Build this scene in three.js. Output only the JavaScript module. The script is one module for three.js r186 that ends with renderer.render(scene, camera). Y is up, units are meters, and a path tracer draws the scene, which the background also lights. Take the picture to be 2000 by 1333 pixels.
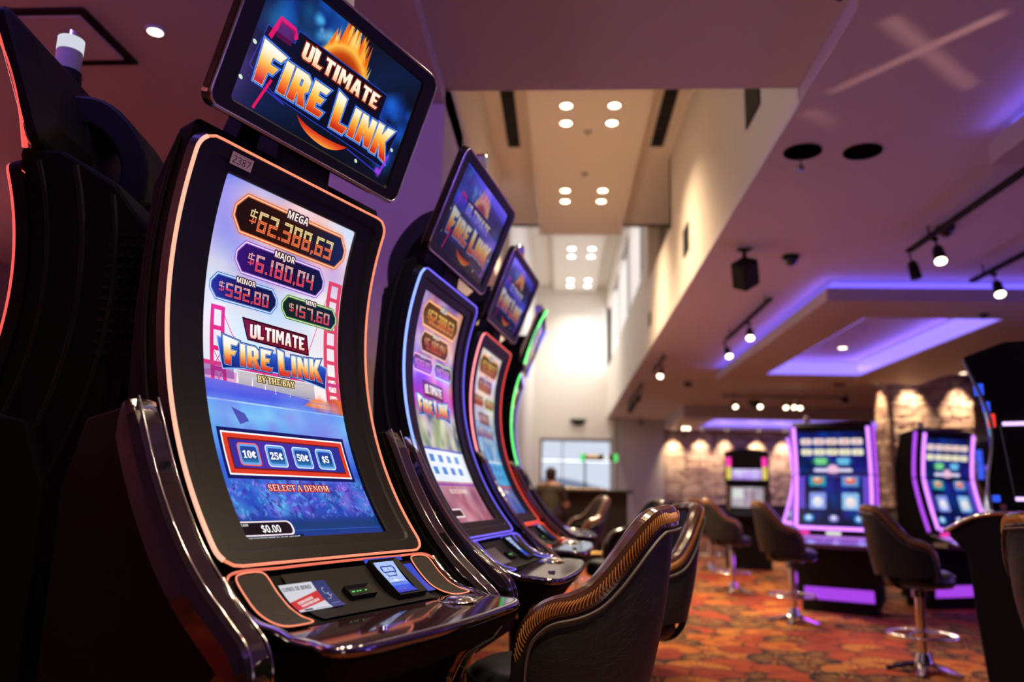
import * as THREE from 'three';
import { RoundedBoxGeometry } from 'three/addons/geometries/RoundedBoxGeometry.js';
import { mergeGeometries } from 'three/addons/utils/BufferGeometryUtils.js';
import { MarchingCubes } from 'three/addons/objects/MarchingCubes.js';
import { RectAreaLightUniformsLib } from 'three/addons/lights/RectAreaLightUniformsLib.js';

// ───────────────────────── camera, sky, exposure ─────────────────────────
RectAreaLightUniformsLib.init();
const scene = new THREE.Scene();
const D2R = Math.PI / 180;
const EYE = 1.12;                                             // the photographer crouches: the lens is 1.12 m above the carpet
const camera = new THREE.PerspectiveCamera(46.86, 2000 / 1333, 0.05, 200);
camera.filmGauge = 36;
camera.position.set(0, EYE, 0);
camera.rotation.order = 'YXZ';
camera.rotation.set(10.8 * D2R, 3.8 * D2R, 1.42 * D2R);
camera.focus = 2.05;
camera.userData.fStop = 1.6;
const renderer = new THREE.WebGLRenderer({ antialias: true });
renderer.toneMapping = THREE.LinearToneMapping;
renderer.toneMappingExposure = 1.0;
renderer.shadowMap.enabled = true;
scene.background = new THREE.Color().setRGB(3.4, 3.55, 3.9);   // overcast daylight, seen through the shop front and the high windows

// levels of the building (metres)
const CEIL = 3.4, SOFFIT = 3.51, HIGH = 5.48, VOID = 7.6;

// ───────────────────────── helpers ─────────────────────────
let seed = 7;
function rnd() { seed = (seed + 0x6d2b79f5) | 0; let t = Math.imul(seed ^ (seed >>> 15), 1 | seed); t = (t + Math.imul(t ^ (t >>> 7), 61 | t)) ^ t; return ((t ^ (t >>> 14)) >>> 0) / 4294967296; }
const V = (x, y, z) => new THREE.Vector3(x, y, z);
const used = new Map();
function numbered(name) { const n = used.get(name) ?? 0; used.set(name, n + 1); return n ? name + '_' + String(n).padStart(3, '0') : name; }
function obj(name, geo, mat, parent) {
  const g = Array.isArray(geo) ? merge(geo) : geo;
  const m = new THREE.Mesh(g, mat);
  m.castShadow = m.receiveShadow = true;
  m.name = parent ? name : numbered(name);
  (parent ?? scene).add(m);
  return m;
}
function tag(o, label, category, group) { o.userData.label = label; o.userData.category = category; if (group) o.userData.group = group; return o; }
function thing(name, label, category, pos = [0, 0, 0], turn = 0, group) {
  const g = new THREE.Group(); g.name = numbered(name); g.position.set(...pos); g.rotation.y = turn; scene.add(g);
  return tag(g, label, category, group);
}
function holder(name, parent) { const g = new THREE.Group(); g.name = name; parent.add(g); return g; }
function struct(name, geo, mat, parent) { const m = obj(name, geo, mat, parent); if (!parent) m.userData.kind = 'structure'; return m; }
function dup(root, pos, turn, label) {
  const r = root.clone(); r.name = numbered(root.name.replace(/_\d{3}$/, '')); scene.add(r); r.position.set(...pos); r.rotation.y = turn;
  r.userData = { ...root.userData }; if (label) r.userData.label = label; return r;
}
function merge(list) { return mergeGeometries(list.map((g) => { const h = g.index ? g.toNonIndexed() : g; for (const k of Object.keys(h.attributes)) if (!['position', 'normal', 'uv'].includes(k)) h.deleteAttribute(k); return h; })); }
const box = (w, h, d, x = 0, y = 0, z = 0) => new THREE.BoxGeometry(w, h, d).translate(x, y, z);
const span = (x0, x1, y0, y1, z0, z1) => box(x1 - x0, y1 - y0, z1 - z0, (x0 + x1) / 2, (y0 + y1) / 2, (z0 + z1) / 2);
const rbox = (w, h, d, r, x = 0, y = 0, z = 0, seg = 3) => new RoundedBoxGeometry(w, h, d, seg, r).translate(x, y, z);
const cyl = (r0, r1, h, x = 0, y = 0, z = 0, n = 24) => new THREE.CylinderGeometry(r0, r1, h, n).translate(x, y, z);
const lathe = (pts, n = 32) => new THREE.LatheGeometry(pts.map((p) => new THREE.Vector2(p[0], p[1])), n);
function tube(pts, r, closed = false, seg, rad = 8) { return new THREE.TubeGeometry(new THREE.CatmullRomCurve3(pts, closed, 'centripetal'), seg ?? pts.length * 3, r, rad, closed); }
// side profile [[z, y], ...] extruded across x from x0 to x1
function profile(pts, x0, x1, bevel = 0) {
  const s = new THREE.Shape(pts.map((p) => new THREE.Vector2(p[0], p[1])));
  const g = new THREE.ExtrudeGeometry(s, { depth: x1 - x0 - 2 * bevel, bevelEnabled: bevel > 0, bevelSize: bevel, bevelThickness: bevel, bevelSegments: 2, curveSegments: 8 });
  g.rotateY(-Math.PI / 2).scale(-1, 1, 1);                     // shape x -> local z, extrusion -> local x
  const idx = g.index; if (!idx) flip(g); 
  return g.translate(x0 + bevel, 0, 0);
}
function flip(g) {                                             // reverse the winding of a mirrored non-indexed geometry
  for (const k of Object.keys(g.attributes)) { const a = g.attributes[k], n = a.itemSize; for (let i = 0; i < a.count; i += 3) for (let c = 0; c < n; c++) { const t = a.array[(i + 1) * n + c]; a.array[(i + 1) * n + c] = a.array[(i + 2) * n + c]; a.array[(i + 2) * n + c] = t; } }
  g.computeVertexNormals();
  return g;
}
function gridGeo(nu, nv, f, closeU = false) {                  // f(u, v) -> [x, y, z]; u, v in 0..1
  const pos = [], uv = [], idx = [];
  for (let j = 0; j <= nv; j++) for (let i = 0; i <= nu; i++) { pos.push(...f(i / nu, j / nv)); uv.push(i / nu, j / nv); }
  for (let j = 0; j < nv; j++) for (let i = 0; i < nu; i++) { const a = j * (nu + 1) + i, b = a + 1, c = a + nu + 1, d = c + 1; idx.push(a, b, d, a, d, c); }
  const g = new THREE.BufferGeometry();
  g.setAttribute('position', new THREE.Float32BufferAttribute(pos, 3)); g.setAttribute('uv', new THREE.Float32BufferAttribute(uv, 2)); g.setIndex(idx); g.computeVertexNormals();
  return g;
}
// several closed rings of points (same count) lofted into a band
function rings(list) {
  const n = list[0].length, pos = [], uv = [], idx = [];
  list.forEach((r, j) => { for (let i = 0; i <= n; i++) { pos.push(...r[i % n]); uv.push(i / n, j / (list.length - 1)); } });
  for (let j = 0; j < list.length - 1; j++) for (let i = 0; i < n; i++) { const a = j * (n + 1) + i, b = a + 1, c = a + n + 1, d = c + 1; idx.push(a, c, d, a, d, b); }
  let g = new THREE.BufferGeometry();
  g.setAttribute('position', new THREE.Float32BufferAttribute(pos, 3)); g.setAttribute('uv', new THREE.Float32BufferAttribute(uv, 2)); g.setIndex(idx);
  g = g.toNonIndexed(); g.computeVertexNormals();
  return g;
}
function canvasTex(w, h, draw, srgb = true) {
  const c = document.createElement('canvas'); c.width = w; c.height = h; const x = c.getContext('2d'); draw(x, w, h);
  const t = new THREE.CanvasTexture(c); if (srgb) t.colorSpace = THREE.SRGBColorSpace; t.wrapS = t.wrapT = THREE.RepeatWrapping; return t;
}
function repeat(t, u, v) { const c = t.clone(); c.repeat.set(u, v); c.needsUpdate = true; return c; }
const lin = (r, g, b) => new THREE.Color().setRGB(r, g, b);
const std = (name, c, rough, metal = 0, extra = {}) => { const m = new THREE.MeshPhysicalMaterial({ color: c, roughness: rough, metalness: metal, side: THREE.DoubleSide, ...extra }); m.name = name; return m; };
const glow = (name, c, k = 1) => std(name, 0x050505, 0.35, 0, { emissive: c, emissiveIntensity: k });
function areaLight(color, k, w, h, pos, to, parent) { const l = new THREE.RectAreaLight(color, k, w, h); (parent ?? scene).add(l); l.position.set(...pos); l.userData.to = to; const m = new THREE.Matrix4().lookAt(V(...pos), V(...to), Math.abs(to[1] - pos[1]) > 0.95 * V(...to).distanceTo(V(...pos)) ? V(0, 0, 1) : V(0, 1, 0)); l.quaternion.setFromRotationMatrix(m); l.name = 'light'; return l; }
function spotLight(color, k, pos, to, angle, penumbra, parent, soft = 2) {
  const l = new THREE.SpotLight(color, k, 0, angle, penumbra, 2); l.position.set(...pos); l.target.position.set(...to); (parent ?? scene).add(l); (parent ?? scene).add(l.target); l.castShadow = true; l.shadow.radius = soft; l.name = 'light'; l.target.name = 'aim'; return l;
}
function pointLight(color, k, pos, parent, soft = 1) { const l = new THREE.PointLight(color, k, 0, 2); l.position.set(...pos); (parent ?? scene).add(l); l.castShadow = true; l.shadow.radius = soft; l.name = 'light'; return l; }

// ───────────────────────── noise and surface textures ─────────────────────────
const fineNoise = canvasTex(256, 256, (x, w, h) => { const d = x.createImageData(w, h); for (let i = 0; i < w * h; i++) { const v = 118 + rnd() * 20; d.data.set([v, v, v, 255], i * 4); } x.putImageData(d, 0, 0); }, false);
const hideBump = canvasTex(1024, 1024, (x, w, h) => {           // crazed, creased hide
  x.fillStyle = '#909090'; x.fillRect(0, 0, w, h);
  for (let k = 0; k < 900; k++) {
    let px = rnd() * w, py = rnd() * h, a = rnd() * 6.28; const n = 4 + rnd() * 12; x.strokeStyle = `rgba(${rnd() < 0.6 ? '20,20,20' : '235,235,235'},${0.25 + rnd() * 0.5})`; x.lineWidth = 0.7 + rnd() * 1.8; x.beginPath(); x.moveTo(px, py);
    for (let i = 0; i < n; i++) { a += (rnd() - 0.5) * 1.1; px += Math.cos(a) * (8 + rnd() * 14); py += Math.sin(a) * (8 + rnd() * 14); x.lineTo(px, py); } x.stroke();
  }
  for (let k = 0; k < 14000; k++) { const g = rnd() * 255; x.fillStyle = `rgba(${g},${g},${g},.10)`; x.fillRect(rnd() * w, rnd() * h, 3, 3); }
}, false);
const plasterBump = canvasTex(512, 512, (x, w, h) => { x.fillStyle = '#808080'; x.fillRect(0, 0, w, h); for (let k = 0; k < 26000; k++) { const g = 90 + rnd() * 80; x.fillStyle = `rgba(${g},${g},${g},.35)`; const s = 1 + rnd() * 3; x.fillRect(rnd() * w, rnd() * h, s, s); } }, false);
// ───────────────────────── materials ─────────────────────────
const M = {
  ceiling: std('ceiling paint', lin(0.62, 0.58, 0.58), 0.62, 0, { bumpMap: repeat(plasterBump, 9, 12), bumpScale: 0.0006 }),
  cream: std('cream wall paint', lin(0.72, 0.66, 0.58), 0.7, 0, { bumpMap: repeat(plasterBump, 4, 4), bumpScale: 0.0006 }),
  grey: std('grey wall paint', lin(0.46, 0.42, 0.42), 0.7),
  ring: std('coffer paint', lin(0.5, 0.46, 0.48), 0.55),
  dark: std('dark timber', lin(0.014, 0.010, 0.007), 0.6, 0, { specularIntensity: 0.5 }),
  black: std('black moulded plastic', lin(0.011, 0.011, 0.010), 0.6, 0, { specularIntensity: 0.35 }),
  satin: std('black satin sheet metal', lin(0.008, 0.008, 0.007), 0.75, 0, { specularIntensity: 0.2, bumpMap: repeat(fineNoise, 10, 10), bumpScale: 0.0002 }),
  gloss: std('black gloss lacquer', lin(0.01, 0.01, 0.011), 0.07, 0, { clearcoat: 1, clearcoatRoughness: 0.03 }),
  bezel: std('black bezel', lin(0.009, 0.0085, 0.007), 0.42, 0, { specularIntensity: 0.45 }),
  smoked: std('black mirror lacquer', lin(0.008, 0.008, 0.009), 0.05, 0, { ior: 2.1, clearcoat: 1, clearcoatRoughness: 0.03 }),
  chrome: std('chrome', lin(0.85, 0.85, 0.86), 0.09, 1),
  darkchrome: std('smoked chrome', lin(0.26, 0.24, 0.28), 0.10, 1),
  brass: std('antique brass', lin(0.6, 0.4, 0.16), 0.25, 1),
  hide: std('black vinyl hide', lin(0.024, 0.029, 0.028), 0.45, 0, { specularIntensity: 0.7, bumpMap: repeat(hideBump, 1, 1), bumpScale: 0.004 }),
  hideSeat: std('black vinyl seat', lin(0.014, 0.016, 0.018), 0.36, 0, { bumpMap: repeat(hideBump, 0.7, 0.7), bumpScale: 0.0006 }),
  wood: std('varnished reddish wood', lin(0.085, 0.032, 0.014), 0.26, 0, { clearcoat: 0.8, clearcoatRoughness: 0.15 }),
  carving: std('brown carving with orange gleam', lin(0.62, 0.27, 0.06), 0.3, 0, { clearcoat: 0.5, clearcoatRoughness: 0.2 }),  // warm gleam on the ribs is put into their colour
  piping: std('grey vinyl piping', lin(0.12, 0.115, 0.10), 0.4),
  lens: glow('lamp face', lin(1, 0.82, 0.58), 9),
  lensCool: glow('cool lamp face', lin(1, 0.95, 0.88), 9),
  violet: glow('violet led diffuser', lin(0.17, 0.11, 1.0), 1.5),
  violetPale: glow('pale violet led diffuser', lin(0.28, 0.19, 1.0), 1.5),
  matte: std('matte black', lin(0.004, 0.004, 0.004), 1, 0, { specularIntensity: 0 }),
  mesh: std('speaker cloth', lin(0.024, 0.021, 0.014), 0.85),
  glass: std('tinted glazing', lin(0.46, 0.47, 0.485), 0.02, 0, { transmission: 1, thickness: 0, ior: 1.45 }),
  frame: std('bronze window frame', lin(0.2, 0.17, 0.17), 0.5, 0.2),
  skin: std('skin', lin(0.35, 0.19, 0.13), 0.55),
  hair: std('dark hair', lin(0.02, 0.013, 0.01), 0.5),
  cloth: std('olive patterned cloth', lin(0.035, 0.026, 0.012), 0.85),
};
const GLOW = {
  orange: glow('orange led', lin(1.0, 0.27, 0.15), 1.2), orangeDim: glow('orange led dim', lin(1.0, 0.20, 0.12), 0.85), orangeHot: glow('orange led hot', lin(1.0, 0.38, 0.26), 1.5),
  skyblue: glow('light blue led', lin(0.22, 0.34, 1.0), 1.8), indigo: glow('indigo led', lin(0.16, 0.12, 0.95), 1.3),
  pink: glow('pink led', lin(1.0, 0.26, 0.30), 1.9), red: glow('red led', lin(1.0, 0.075, 0.04), 1.6),
  green: glow('green led', lin(0.10, 0.85, 0.17), 1.0), greenTube: glow('green led tube', lin(0.13, 0.9, 0.2), 2.4), lilac: glow('lilac led', lin(0.32, 0.29, 1.0), 2.2),
  crimson: glow('crimson led', lin(1.0, 0.10, 0.08), 1.15), orchid: glow('orchid led', lin(0.62, 0.22, 1.0), 2.0), orchidDim: glow('orchid led dim', lin(0.42, 0.07, 0.8), 1.4),
  whiteviolet: glow('white violet led', lin(0.75, 0.5, 1.0), 1.6), magenta: glow('magenta lamp', lin(1.0, 0.04, 0.42), 1.2), yellow: glow('yellow lamp', lin(0.9, 0.75, 0.12), 0.9),
  blue: glow('blue lamp', lin(0.03, 0.10, 0.9), 1.0), hotred: glow('red lamp', lin(1, 0.05, 0.02), 1.0), white: glow('white lamp', lin(1, 0.96, 0.9), 1.0),
};
// ───────────────────────── what the screens show ─────────────────────────
const GLYPH = {
  F: [0.62, [[-0.1, -0.09], [0.66, 0], [0.54, 0.2], [0.27, 0.2], [0.27, 0.42], [0.52, 0.42], [0.42, 0.61], [0.27, 0.61], [0.24, 1], [-0.02, 1]]],
  I: [0.27, [[0, 0], [0.27, 0], [0.27, 1], [0, 1]]],
  R: [0.64, [[0, 0], [0.46, 0], [0.61, 0.14], [0.61, 0.46], [0.49, 0.58], [0.66, 1], [0.4, 1], [0.28, 0.66], [0.25, 0.66], [0.25, 1], [0, 1]], [[0.25, 0.2], [0.36, 0.2], [0.36, 0.46], [0.25, 0.46]]],
  E: [0.6, [[0, 0], [0.62, 0], [0.52, 0.2], [0.26, 0.2], [0.26, 0.4], [0.5, 0.4], [0.43, 0.59], [0.26, 0.59], [0.26, 0.8], [0.62, 0.8], [0.54, 1], [0, 1]]],
  L: [0.6, [[-0.08, -0.08], [0.27, 0], [0.27, 0.78], [0.62, 0.76], [0.52, 1], [0, 1]]],
  N: [0.66, [[0, 0], [0.24, 0], [0.42, 0.5], [0.42, 0], [0.66, 0], [0.66, 1], [0.44, 1], [0.24, 0.5], [0.24, 1], [0, 1]]],
  K: [0.72, [[0, 0], [0.25, 0], [0.25, 0.4], [0.42, 0], [0.74, -0.04], [0.47, 0.46], [0.76, 1.08], [0.44, 1], [0.25, 0.58], [0.25, 1], [0, 1]]],
  U: [0.62, [[0, 0], [0.24, 0], [0.24, 0.78], [0.38, 0.78], [0.38, 0], [0.62, 0], [0.62, 0.86], [0.5, 1], [0.12, 1], [0, 0.86]]],
  T: [0.6, [[0, 0], [0.62, 0], [0.6, 0.22], [0.42, 0.2], [0.42, 1], [0.18, 1], [0.18, 0.2], [0, 0.2]]],
  M: [0.8, [[0, 0], [0.26, 0], [0.4, 0.4], [0.54, 0], [0.8, 0], [0.8, 1], [0.58, 1], [0.58, 0.4], [0.46, 0.75], [0.34, 0.75], [0.22, 0.4], [0.22, 1], [0, 1]]],
  A: [0.7, [[0, 1], [0.2, 0], [0.5, 0], [0.7, 1], [0.45, 1], [0.42, 0.78], [0.28, 0.78], [0.25, 1]], [[0.31, 0.58], [0.39, 0.58], [0.35, 0.3]]],
  ' ': [0.24, []],
};
function wordPath(x, text, x0, y0, width, height, sizes = [], arc = 0) {
  const gap = 0.09, ws = [...text].map((c, i) => (GLYPH[c][0] + gap) * (sizes[i] ? 0.5 + sizes[i] / 2 : 1)), total = ws.reduce((a, b) => a + b, 0) - gap, k = width / total;
  x.beginPath(); let at = 0;
  [...text].forEach((c, i) => {
    const s = sizes[i] ?? 1, lift = (s - 1) * height, stretch = ws[i] / (GLYPH[c][0] + gap);
    for (const poly of GLYPH[c].slice(1)) {
      if (!poly.length) continue;
      poly.forEach(([px, py], j) => { const X = x0 + (at + px * stretch) * k, t = (X - x0) / width - 0.5, Y = y0 - lift * 0.5 + py * height * s + arc * (t * t * 4 - 1); j ? x.lineTo(X, Y) : x.moveTo(X, Y); });
      x.closePath();
    }
    at += ws[i];
  });
}
function logoWord(x, text, x0, y0, w, h, { sizes, arc = 0, stops, outline = [] } = {}) {
  x.lineJoin = 'miter'; x.miterLimit = 3;
  for (const [col, lw] of outline) { wordPath(x, text, x0, y0, w, h, sizes, arc); x.strokeStyle = col; x.lineWidth = lw; x.stroke(); }
  const g = x.createLinearGradient(0, y0 - h * 0.1, 0, y0 + h); stops.forEach(([p, c]) => g.addColorStop(p, c));
  wordPath(x, text, x0, y0, w, h, sizes, arc); x.fillStyle = g; x.fill('evenodd');
}
// figures made of lamp dots: seven strokes, two dots thick, on a field of 7 by 12
const STROKES = { 0: 'abcdef', 1: 'i', 2: 'abged', 3: 'abgcd', 4: 'fgbc', 5: 'afgcd', 6: 'afgedc', 7: 'abc', 8: 'abcdefg', 9: 'abcdfg' };
const STROKE_BOX = { a: [0, 0, 7, 2], b: [5, 0, 2, 6], c: [5, 6, 2, 6], d: [0, 10, 7, 2], e: [0, 6, 2, 6], f: [0, 0, 2, 6], g: [0, 5, 7, 2], i: [1, 0, 2, 12] };
function dotText(x, text, x0, y0, w, h, top, bottom) {
  const adv = [...text].map((c) => (c === ',' || c === '.' ? 3 : c === '$' ? 6.5 : c === '1' ? 5 : 8.6)), total = adv.reduce((a, b) => a + b, 0) - 1.2, px = w / total, py = h / 12; let at = 0;
  [...text].forEach((c, k) => {
    const on = new Set(), put = ([bx, by, bw, bh]) => { for (let j = 0; j < bh; j++) for (let i = 0; i < bw; i++) on.add((by + j) * 16 + bx + i); };
    if (c === '$') { [[0, 1, 5, 1], [0, 1, 1, 4], [0, 4, 5, 1], [4, 4, 1, 4], [0, 7, 5, 1], [2, 0, 1, 9]].forEach(put); } else if (c === '.') put([0, 10, 2, 2]); else if (c === ',') { put([0, 10, 2, 2]); put([0, 12, 1, 1]); } else for (const q of STROKES[c]) put(STROKE_BOX[q]);
    for (const q of on) { const j = Math.floor(q / 16), i = q % 16; x.fillStyle = j < 5 ? top : bottom; x.fillRect(x0 + (at + i) * px, y0 + j * py, px * 0.9, py * 0.84); }
    at += adv[k];
  });
}
function octagon(x, x0, y0, w, h, c) { x.beginPath(); x.moveTo(x0 + c, y0); x.lineTo(x0 + w - c, y0); x.lineTo(x0 + w, y0 + h * 0.36); x.lineTo(x0 + w, y0 + h * 0.64); x.lineTo(x0 + w - c, y0 + h); x.lineTo(x0 + c, y0 + h); x.lineTo(x0, y0 + h * 0.64); x.lineTo(x0, y0 + h * 0.36); x.closePath(); }
function plaque(x, x0, y0, w, h, label, figure, rim, core, top, bottom, glowCol) {
  x.save(); x.shadowColor = glowCol; x.shadowBlur = h * 0.18; octagon(x, x0, y0, w, h, h * 0.3); x.fillStyle = core[0]; x.fill(); x.restore();
  const g = x.createLinearGradient(x0, y0, x0 + w, y0 + h); g.addColorStop(0, core[0]); g.addColorStop(0.5, core[1]); g.addColorStop(1, core[2]); octagon(x, x0, y0, w, h, h * 0.3); x.fillStyle = g; x.fill();
  x.lineJoin = 'round'; for (const [c, l] of rim) { octagon(x, x0, y0, w, h, h * 0.3); x.strokeStyle = c; x.lineWidth = l; x.stroke(); }
  dotText(x, figure, x0 + w * 0.12, y0 + h * 0.27, w * 0.76, h * 0.56, top, bottom);
  x.font = `bold ${h * 0.30}px sans-serif`; x.textAlign = 'center'; x.textBaseline = 'middle'; x.lineWidth = h * 0.09; x.strokeStyle = '#402038'; x.strokeText(label, x0 + w / 2, y0 + h * 0.02); x.fillStyle = '#fff6e4'; x.fillText(label, x0 + w / 2, y0 + h * 0.02);
}
function blotches(x, n, x0, y0, w, h, cols, r0, r1, alpha) {
  for (let i = 0; i < n; i++) { const px = x0 + rnd() * w, py = y0 + rnd() * h, r = r0 + rnd() * (r1 - r0), g = x.createRadialGradient(px, py, 0, px, py, r), c = cols[Math.floor(rnd() * cols.length)]; g.addColorStop(0, `rgba(${c},${alpha})`); g.addColorStop(1, `rgba(${c},0)`); x.fillStyle = g; x.beginPath(); x.arc(px, py, r, 0, 6.3); x.fill(); }
}
function bridgeTower(x, x0, x1, y0, y1, col) {
  x.strokeStyle = col; x.lineWidth = (x1 - x0) * 0.34; x.beginPath(); x.moveTo(x0, y0); x.lineTo(x0 - 4, y1); x.moveTo(x1, y0); x.lineTo(x1 + 4, y1); x.stroke();
  const n = Math.max(3, Math.round((y1 - y0) / 70)); x.lineWidth = 17; x.beginPath(); for (let i = 0; i < n; i++) { const y = y0 + ((y1 - y0) * i) / n + 8; x.moveTo(x0, y); x.lineTo(x1, y); } x.stroke();
  x.lineWidth = 3; x.beginPath(); for (let i = n - 2; i < n; i++) { const a = y0 + ((y1 - y0) * i) / n + 8, b = a + (y1 - y0) / n; x.moveTo(x0, a); x.lineTo(x1, b); x.moveTo(x1, a); x.lineTo(x0, b); } x.stroke();
}
function titleBlock(x, W, H, small) {
  x.save(); x.beginPath(); x.moveTo(0.10 * W, 0.435 * H); x.lineTo(0.24 * W, 0.445 * H); x.lineTo(0.86 * W, 0.455 * H); x.lineTo(0.90 * W, 0.46 * H); x.lineTo(0.875 * W, 0.528 * H); x.quadraticCurveTo(0.5 * W, 0.487 * H, 0.13 * W, 0.522 * H); x.closePath();
  const g = x.createLinearGradient(0, 0.43 * H, 0, 0.53 * H); g.addColorStop(0, '#5a86e8'); g.addColorStop(0.5, '#1d3fae'); g.addColorStop(1, '#081a5c'); x.fillStyle = g; x.fill(); x.strokeStyle = '#8ec2ff'; x.lineWidth = 5; x.stroke(); x.restore();
  x.save(); x.beginPath(); x.moveTo(0.265 * W, 0.368 * H); x.lineTo(0.735 * W, 0.372 * H); x.lineTo(0.75 * W, 0.43 * H); x.lineTo(0.30 * W, 0.425 * H); x.closePath(); x.fillStyle = '#7c1230'; x.fill(); x.strokeStyle = '#30060f'; x.lineWidth = 7; x.stroke(); x.restore();
  logoWord(x, 'ULTIMATE', 0.315 * W, 0.38 * H, 0.405 * W, 0.04 * H, { arc: 4, stops: [[0, '#ffffff'], [0.7, '#fff0e8'], [1, '#ffb8a0']], outline: [['#4c0a18', 9]] });
  logoWord(x, 'FIRE LINK', 0.15 * W, 0.44 * H, 0.70 * W, 0.062 * H, { sizes: [1.15, 1, 1, 1, 1, 1.15, 1, 1, 1.06], arc: -6, stops: [[0, '#ffffff'], [0.35, '#fff3d8'], [0.6, '#ffc26a'], [0.85, '#f4722e'], [1, '#d8382a']], outline: [['#0c2a80', 15], ['#9fd4ff', 8], ['#20307c', 4]] });
}
function drawBay(x, W, H) {                                      // the main screen of the first machine
  let g = x.createLinearGradient(0, 0, W * 0.6, H * 0.6);
  [[0, '#4a70f0'], [0.09, '#a4b2f6'], [0.2, '#f6d6e8'], [0.32, '#c4d6fa'], [0.5, '#f2f2fc'], [0.7, '#d8ecfa'], [1, '#fff0f0']].forEach(([p, c]) => g.addColorStop(p, c)); x.fillStyle = g; x.fillRect(0, 0, W, H);
  blotches(x, 40, 0, 0, W, 0.3 * H, ['80,120,240', '255,206,206', '255,236,226', '176,150,236', '255,185,175', '110,160,245'], 60, 190, 0.55);
  blotches(x, 30, 0, 0.24 * H, W, 0.22 * H, ['190,225,255', '255,250,240', '226,214,250', '255,222,228'], 60, 180, 0.5);
  // hills and red bridge
  x.fillStyle = 'rgba(220,110,190,.55)'; x.beginPath(); x.moveTo(0, 0.535 * H); x.quadraticCurveTo(0.2 * W, 0.50 * H, 0.42 * W, 0.575 * H); x.lineTo(0, 0.585 * H); x.fill();
  x.strokeStyle = 'rgba(230,60,120,.8)'; x.lineWidth = 4; x.beginPath(); x.moveTo(0.13 * W, 0.36 * H); x.quadraticCurveTo(0.3 * W, 0.54 * H, 0.55 * W, 0.53 * H); x.quadraticCurveTo(0.75 * W, 0.5 * H, 0.90 * W, 0.20 * H); x.stroke();
  bridgeTower(x, 0.07 * W, 0.135 * W, 0.352 * H, 0.575 * H, '#e2277e'); bridgeTower(x, 0.895 * W, 0.98 * W, 0.18 * H, 0.585 * H, '#e0456a');
  x.fillStyle = '#d83a86'; x.fillRect(0, 0.505 * H, W, 0.012 * H); x.fillStyle = 'rgba(120,40,130,.5)'; x.fillRect(0, 0.517 * H, 0.2 * W, 0.03 * H);
  // bay, boats, shore
  g = x.createLinearGradient(0, 0.535 * H, 0, 0.6 * H); g.addColorStop(0, '#c9c2c8'); g.addColorStop(0.5, '#a8a2b4'); g.addColorStop(1, '#7a7ad0'); x.fillStyle = g; x.fillRect(0.22 * W, 0.52 * H, 0.56 * W, 0.06 * H);
  g = x.createLinearGradient(0, 0.555 * H, 0, 0.62 * H); g.addColorStop(0, '#7a6ee0'); g.addColorStop(0.5, '#4a5ce0'); g.addColorStop(1, '#6f9df2'); x.fillStyle = g; x.beginPath(); x.moveTo(0, 0.553 * H); x.lineTo(0.5 * W, 0.562 * H); x.lineTo(W, 0.585 * H); x.lineTo(W, 0.63 * H); x.lineTo(0, 0.63 * H); x.fill();
  x.fillStyle = '#fff2f2'; for (const [u, v, s] of [[0.21, 0.555, 0.030], [0.31, 0.558, 0.022], [0.40, 0.562, 0.016], [0.47, 0.57, 0.018], [0.58, 0.572, 0.012], [0.84, 0.50, 0.025]]) { x.beginPath(); x.moveTo(u * W, v * H); x.lineTo(u * W + s * W * 0.55, v * H); x.lineTo(u * W + s * W * 0.5, (v - s * 1.25) * H); x.fill(); }
  x.fillStyle = '#e8703c'; x.beginPath(); x.moveTo(0.68 * W, 0.592 * H); x.quadraticCurveTo(0.78 * W, 0.552 * H, 0.86 * W, 0.572 * H); x.quadraticCurveTo(0.94 * W, 0.545 * H, W, 0.56 * H); x.lineTo(W, 0.605 * H); x.fill(); blotches(x, 16, 0.72 * W, 0.565 * H, 0.28 * W, 0.03 * H, ['255,190,140', '190,60,70', '255,140,110'], 14, 40, 0.7);
  // water below
  g = x.createLinearGradient(0, 0.60 * H, 0, H); [[0, '#6aa4f4'], [0.12, '#7fc4f6'], [0.25, '#5c9cf0'], [0.45, '#3b6ae0'], [0.7, '#2c50c8'], [0.85, '#2548b0'], [1, '#16287c']].forEach(([p, c]) => g.addColorStop(p, c)); x.fillStyle = g; x.fillRect(0, 0.61 * H, W, 0.39 * H);
  x.fillStyle = 'rgba(210,240,255,.75)'; x.fillRect(0, 0.607 * H, W, 0.004 * H); for (let i = 0; i < 26; i++) { x.fillStyle = `rgba(${60 + rnd() * 60},${60 + rnd() * 60},230,.28)`; x.fillRect(rnd() * W * 0.6, (0.56 + rnd() * 0.045) * H, W * (0.1 + rnd() * 0.4), 3); }
  blotches(x, 26, 0, 0.61 * H, W, 0.1 * H, ['150,215,250', '110,120,235', '140,100,220', '90,180,245'], 40, 130, 0.4);
  x.fillStyle = 'rgba(60,50,160,.75)'; x.beginPath(); x.moveTo(0.16 * W, 0.625 * H); x.lineTo(0.24 * W, 0.64 * H); x.lineTo(0.26 * W, 0.66 * H); x.lineTo(0.20 * W, 0.672 * H); x.lineTo(0.18 * W, 0.65 * H); x.fill();
  blotches(x, 90, 0, 0.80 * H, W, 0.12 * H, ['120,120,240', '60,160,230', '160,90,220', '40,70,190', '120,210,245', '20,40,140'], 18, 70, 0.5);
  for (let i = 0; i < 420; i++) { x.fillStyle = ['rgba(120,225,255,.35)', 'rgba(40,20,120,.4)', 'rgba(190,120,240,.35)', 'rgba(30,120,200,.4)'][i % 4]; const s = 4 + rnd() * 12; x.beginPath(); x.ellipse(rnd() * W, (0.83 + rnd() * 0.11) * H, s, s * 0.45, rnd() * 3, 0, 6.3); x.fill(); }
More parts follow.
